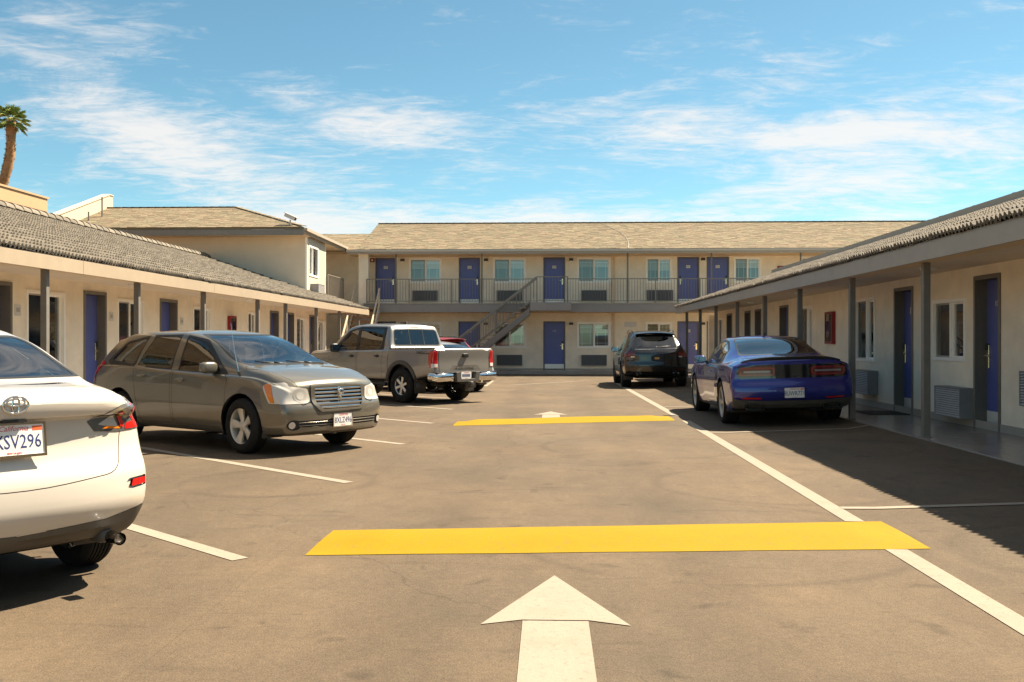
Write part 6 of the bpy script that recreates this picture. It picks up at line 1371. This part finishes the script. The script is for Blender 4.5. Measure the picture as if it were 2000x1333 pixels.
# ================================================================ vehicles in place
WHITEP = carpaint('pearl_white', (.54, .49, .425), 0, .33); GREYP = carpaint('grey_metallic', (.165, .148, .115), .45, .30); SILV = carpaint('silver_metallic', (.30, .28, .25), .45, .33)
BLKP = carpaint('black_paint', (.006, .006, .006), 0, .25); BLUEP = carpaint('blue_pearl', (.020, .027, .215), .35, .26); REDP = carpaint('red_paint', (.30, .022, .018), .2, .3); SILV2 = carpaint('pale_silver', (.42, .41, .39), .5, .33)
c = saloon('white saloon nearest the camera, cut off by the left edge, seen from behind', WHITEP, '8XSV296'); pose(c, -4.366, 6.13, R(142))
c = hatchback('dark grey hatchback facing the drive with chrome barred grille', GREYP); pose(c, -4.38, 13.22, R(-34.5))
c = pickup('silver crew cab pickup truck with open bed and black wheel arches', SILV); pose(c, -3.91, 23.33, R(138.2))
c = coupe('glossy blue two door coupe with black boot spoiler, parked on the right', BLUEP); pose(c, 3.83, 17.88, R(90), .030, -R(1.6))
c = suv('black sport utility car seen from behind, parked beyond the blue coupe', BLKP); pose(c, 3.10, 30.75, R(90.5), .006, -R(.4))
c = saloon('pale silver low saloon mostly hidden behind the pickup truck bed', SILV2, None, detail=False); pose(c, -3.5, 27.35, R(138)); c.root.scale = (1, 1, .91)
c = suv('red car mostly hidden behind the pickup, only its roof and rear glass showing', REDP, badge=False); pose(c, -4.35, 32.0, R(138)); c.root.scale = (.92, .92, .90)
# ================================================================ small fixtures
def cabinet(face, label, a0, a1, h0, h1):
    t = thing('extinguisher_cabinet', label, 'fire cabinet', face.P((a0+a1)/2, h0, .02), 'red fire extinguisher cabinets')
    m = MB(); w = .05; d = .09
    face.box(m, a0, a0+w, h0, h1, .002, d); face.box(m, a1-w, a1, h0, h1, .002, d); face.box(m, a0+w, a1-w, h1-w, h1, .002, d); face.box(m, a0+w, a1-w, h0, h0+w, .002, d); face.box(m, a0+w, a1-w, h0+w, h1-w, .002, .02)
    obj('case', m, RED, t, bevel=.006); obj('glass_front', face.box(MB(), a0+w, a1-w, h0+w, h1-w, d-.02, d-.014), PANE, t)
    p = face.P((a0+a1)/2, 0, .048); c = MB().lathe([(0, h0+w), (.026, h0+w), (.026, h1-.22), (.02, h1-.15), (.012, h1-.12), (0, h1-.11)], 16, 'z', (p[0], p[1], 0)); obj('extinguisher', c, RED, t, smooth=True)
    l = MB(); face.box(l, (a0+a1)/2-.05, (a0+a1)/2+.05, h1-.14, h1-.10, .03, .065); obj('trigger', l, DARK, t)
cabinet(Face('R', 6.2), 'red fire extinguisher cabinet on the right wing wall above the blue car', 21.34, 21.88, 1.32, 2.02)
cabinet(Face('L', -8.6), 'red fire extinguisher cabinet on the left wing wall above the grey hatchback', 25.69, 26.2, 1.35, 2.05)
def alarm(label, x, z, w, h):
    f = Face('B', 41.7); t = thing('fire_alarm', label, 'fire alarm', f.P(x, z, .01), 'red fire alarms on the back building')
    obj('housing', f.box(MB(), x-w/2, x+w/2, z, z+h, .001, .08), RED, t, bevel=.012); obj('strobe', f.box(MB(), x-w*.2, x+w*.2, z+h*.25, z+h*.75, .08, .12), WHITE, t, bevel=.01)
alarm('small red fire alarm under the eave left of the first upper door', -7.66, 4.99, .3, .13) if False else None
alarm('small red fire alarm on the upper back wall beside the right tiled roof', 9.8, 4.36, .27, .2)
alarm('red alarm box by the leftmost upper door, below the eave', -7.62, 4.78, .2, .16)
def notice():
    f = Face('B', 41.7); o = obj('notice_board', f.box(MB(), 3.2, 3.72, 1.98, 2.2, .002, .02), mat('notice_white', (.62, .60, .58), .5), bevel=.004); tag(o, 'plain pale notice board on the lower back wall above the black car', 'sign')
notice()
def security_camera():
    t = thing('security_camera', 'white bullet security camera on the hip of the two storey roof', 'camera', (-9.05, 33.75, 5.45))
    WM_ = mat('camera_shell', (.55, .52, .47), .4)
    obj('bracket', MB().tube([(-9.05, 33.7, 5.40), (-9.05, 33.68, 5.62)], .028, 8).lathe([(0, 5.38), (.07, 5.38), (.07, 5.42), (0, 5.42)], 12, 'z', (-9.05, 33.7, 0)), WM_, t)
    d = Vector((.93, -.15, -.42)).normalized(); c = Vector((-9.02, 33.68, 5.70)); b = MB().bar(c-d*.25, c+d*.17, .13, .12); obj('body', b, WM_, t, bevel=.02)
    obj('hood', MB().bar(c-d*.26+Vector((0, 0, .075)), c+d*.26+Vector((0, 0, .075)), .16, .02), WM_, t, bevel=.006); obj('lens', MB().bar(c+d*.17, c+d*.19, .10, .09), DARK, t)
security_camera()

def door_mat():
    o = obj('door_mat', MB().prism(rounded([(5.42, 16.72), (6.12, 16.72), (6.12, 17.62), (5.42, 17.62)], .05), .128, .137), mat('mat_rubber', (.03, .028, .026), .85, bump=.5, bs=200)); tag(o, 'dark rubber door mat on the right walkway before the second door', 'door mat')
door_mat()
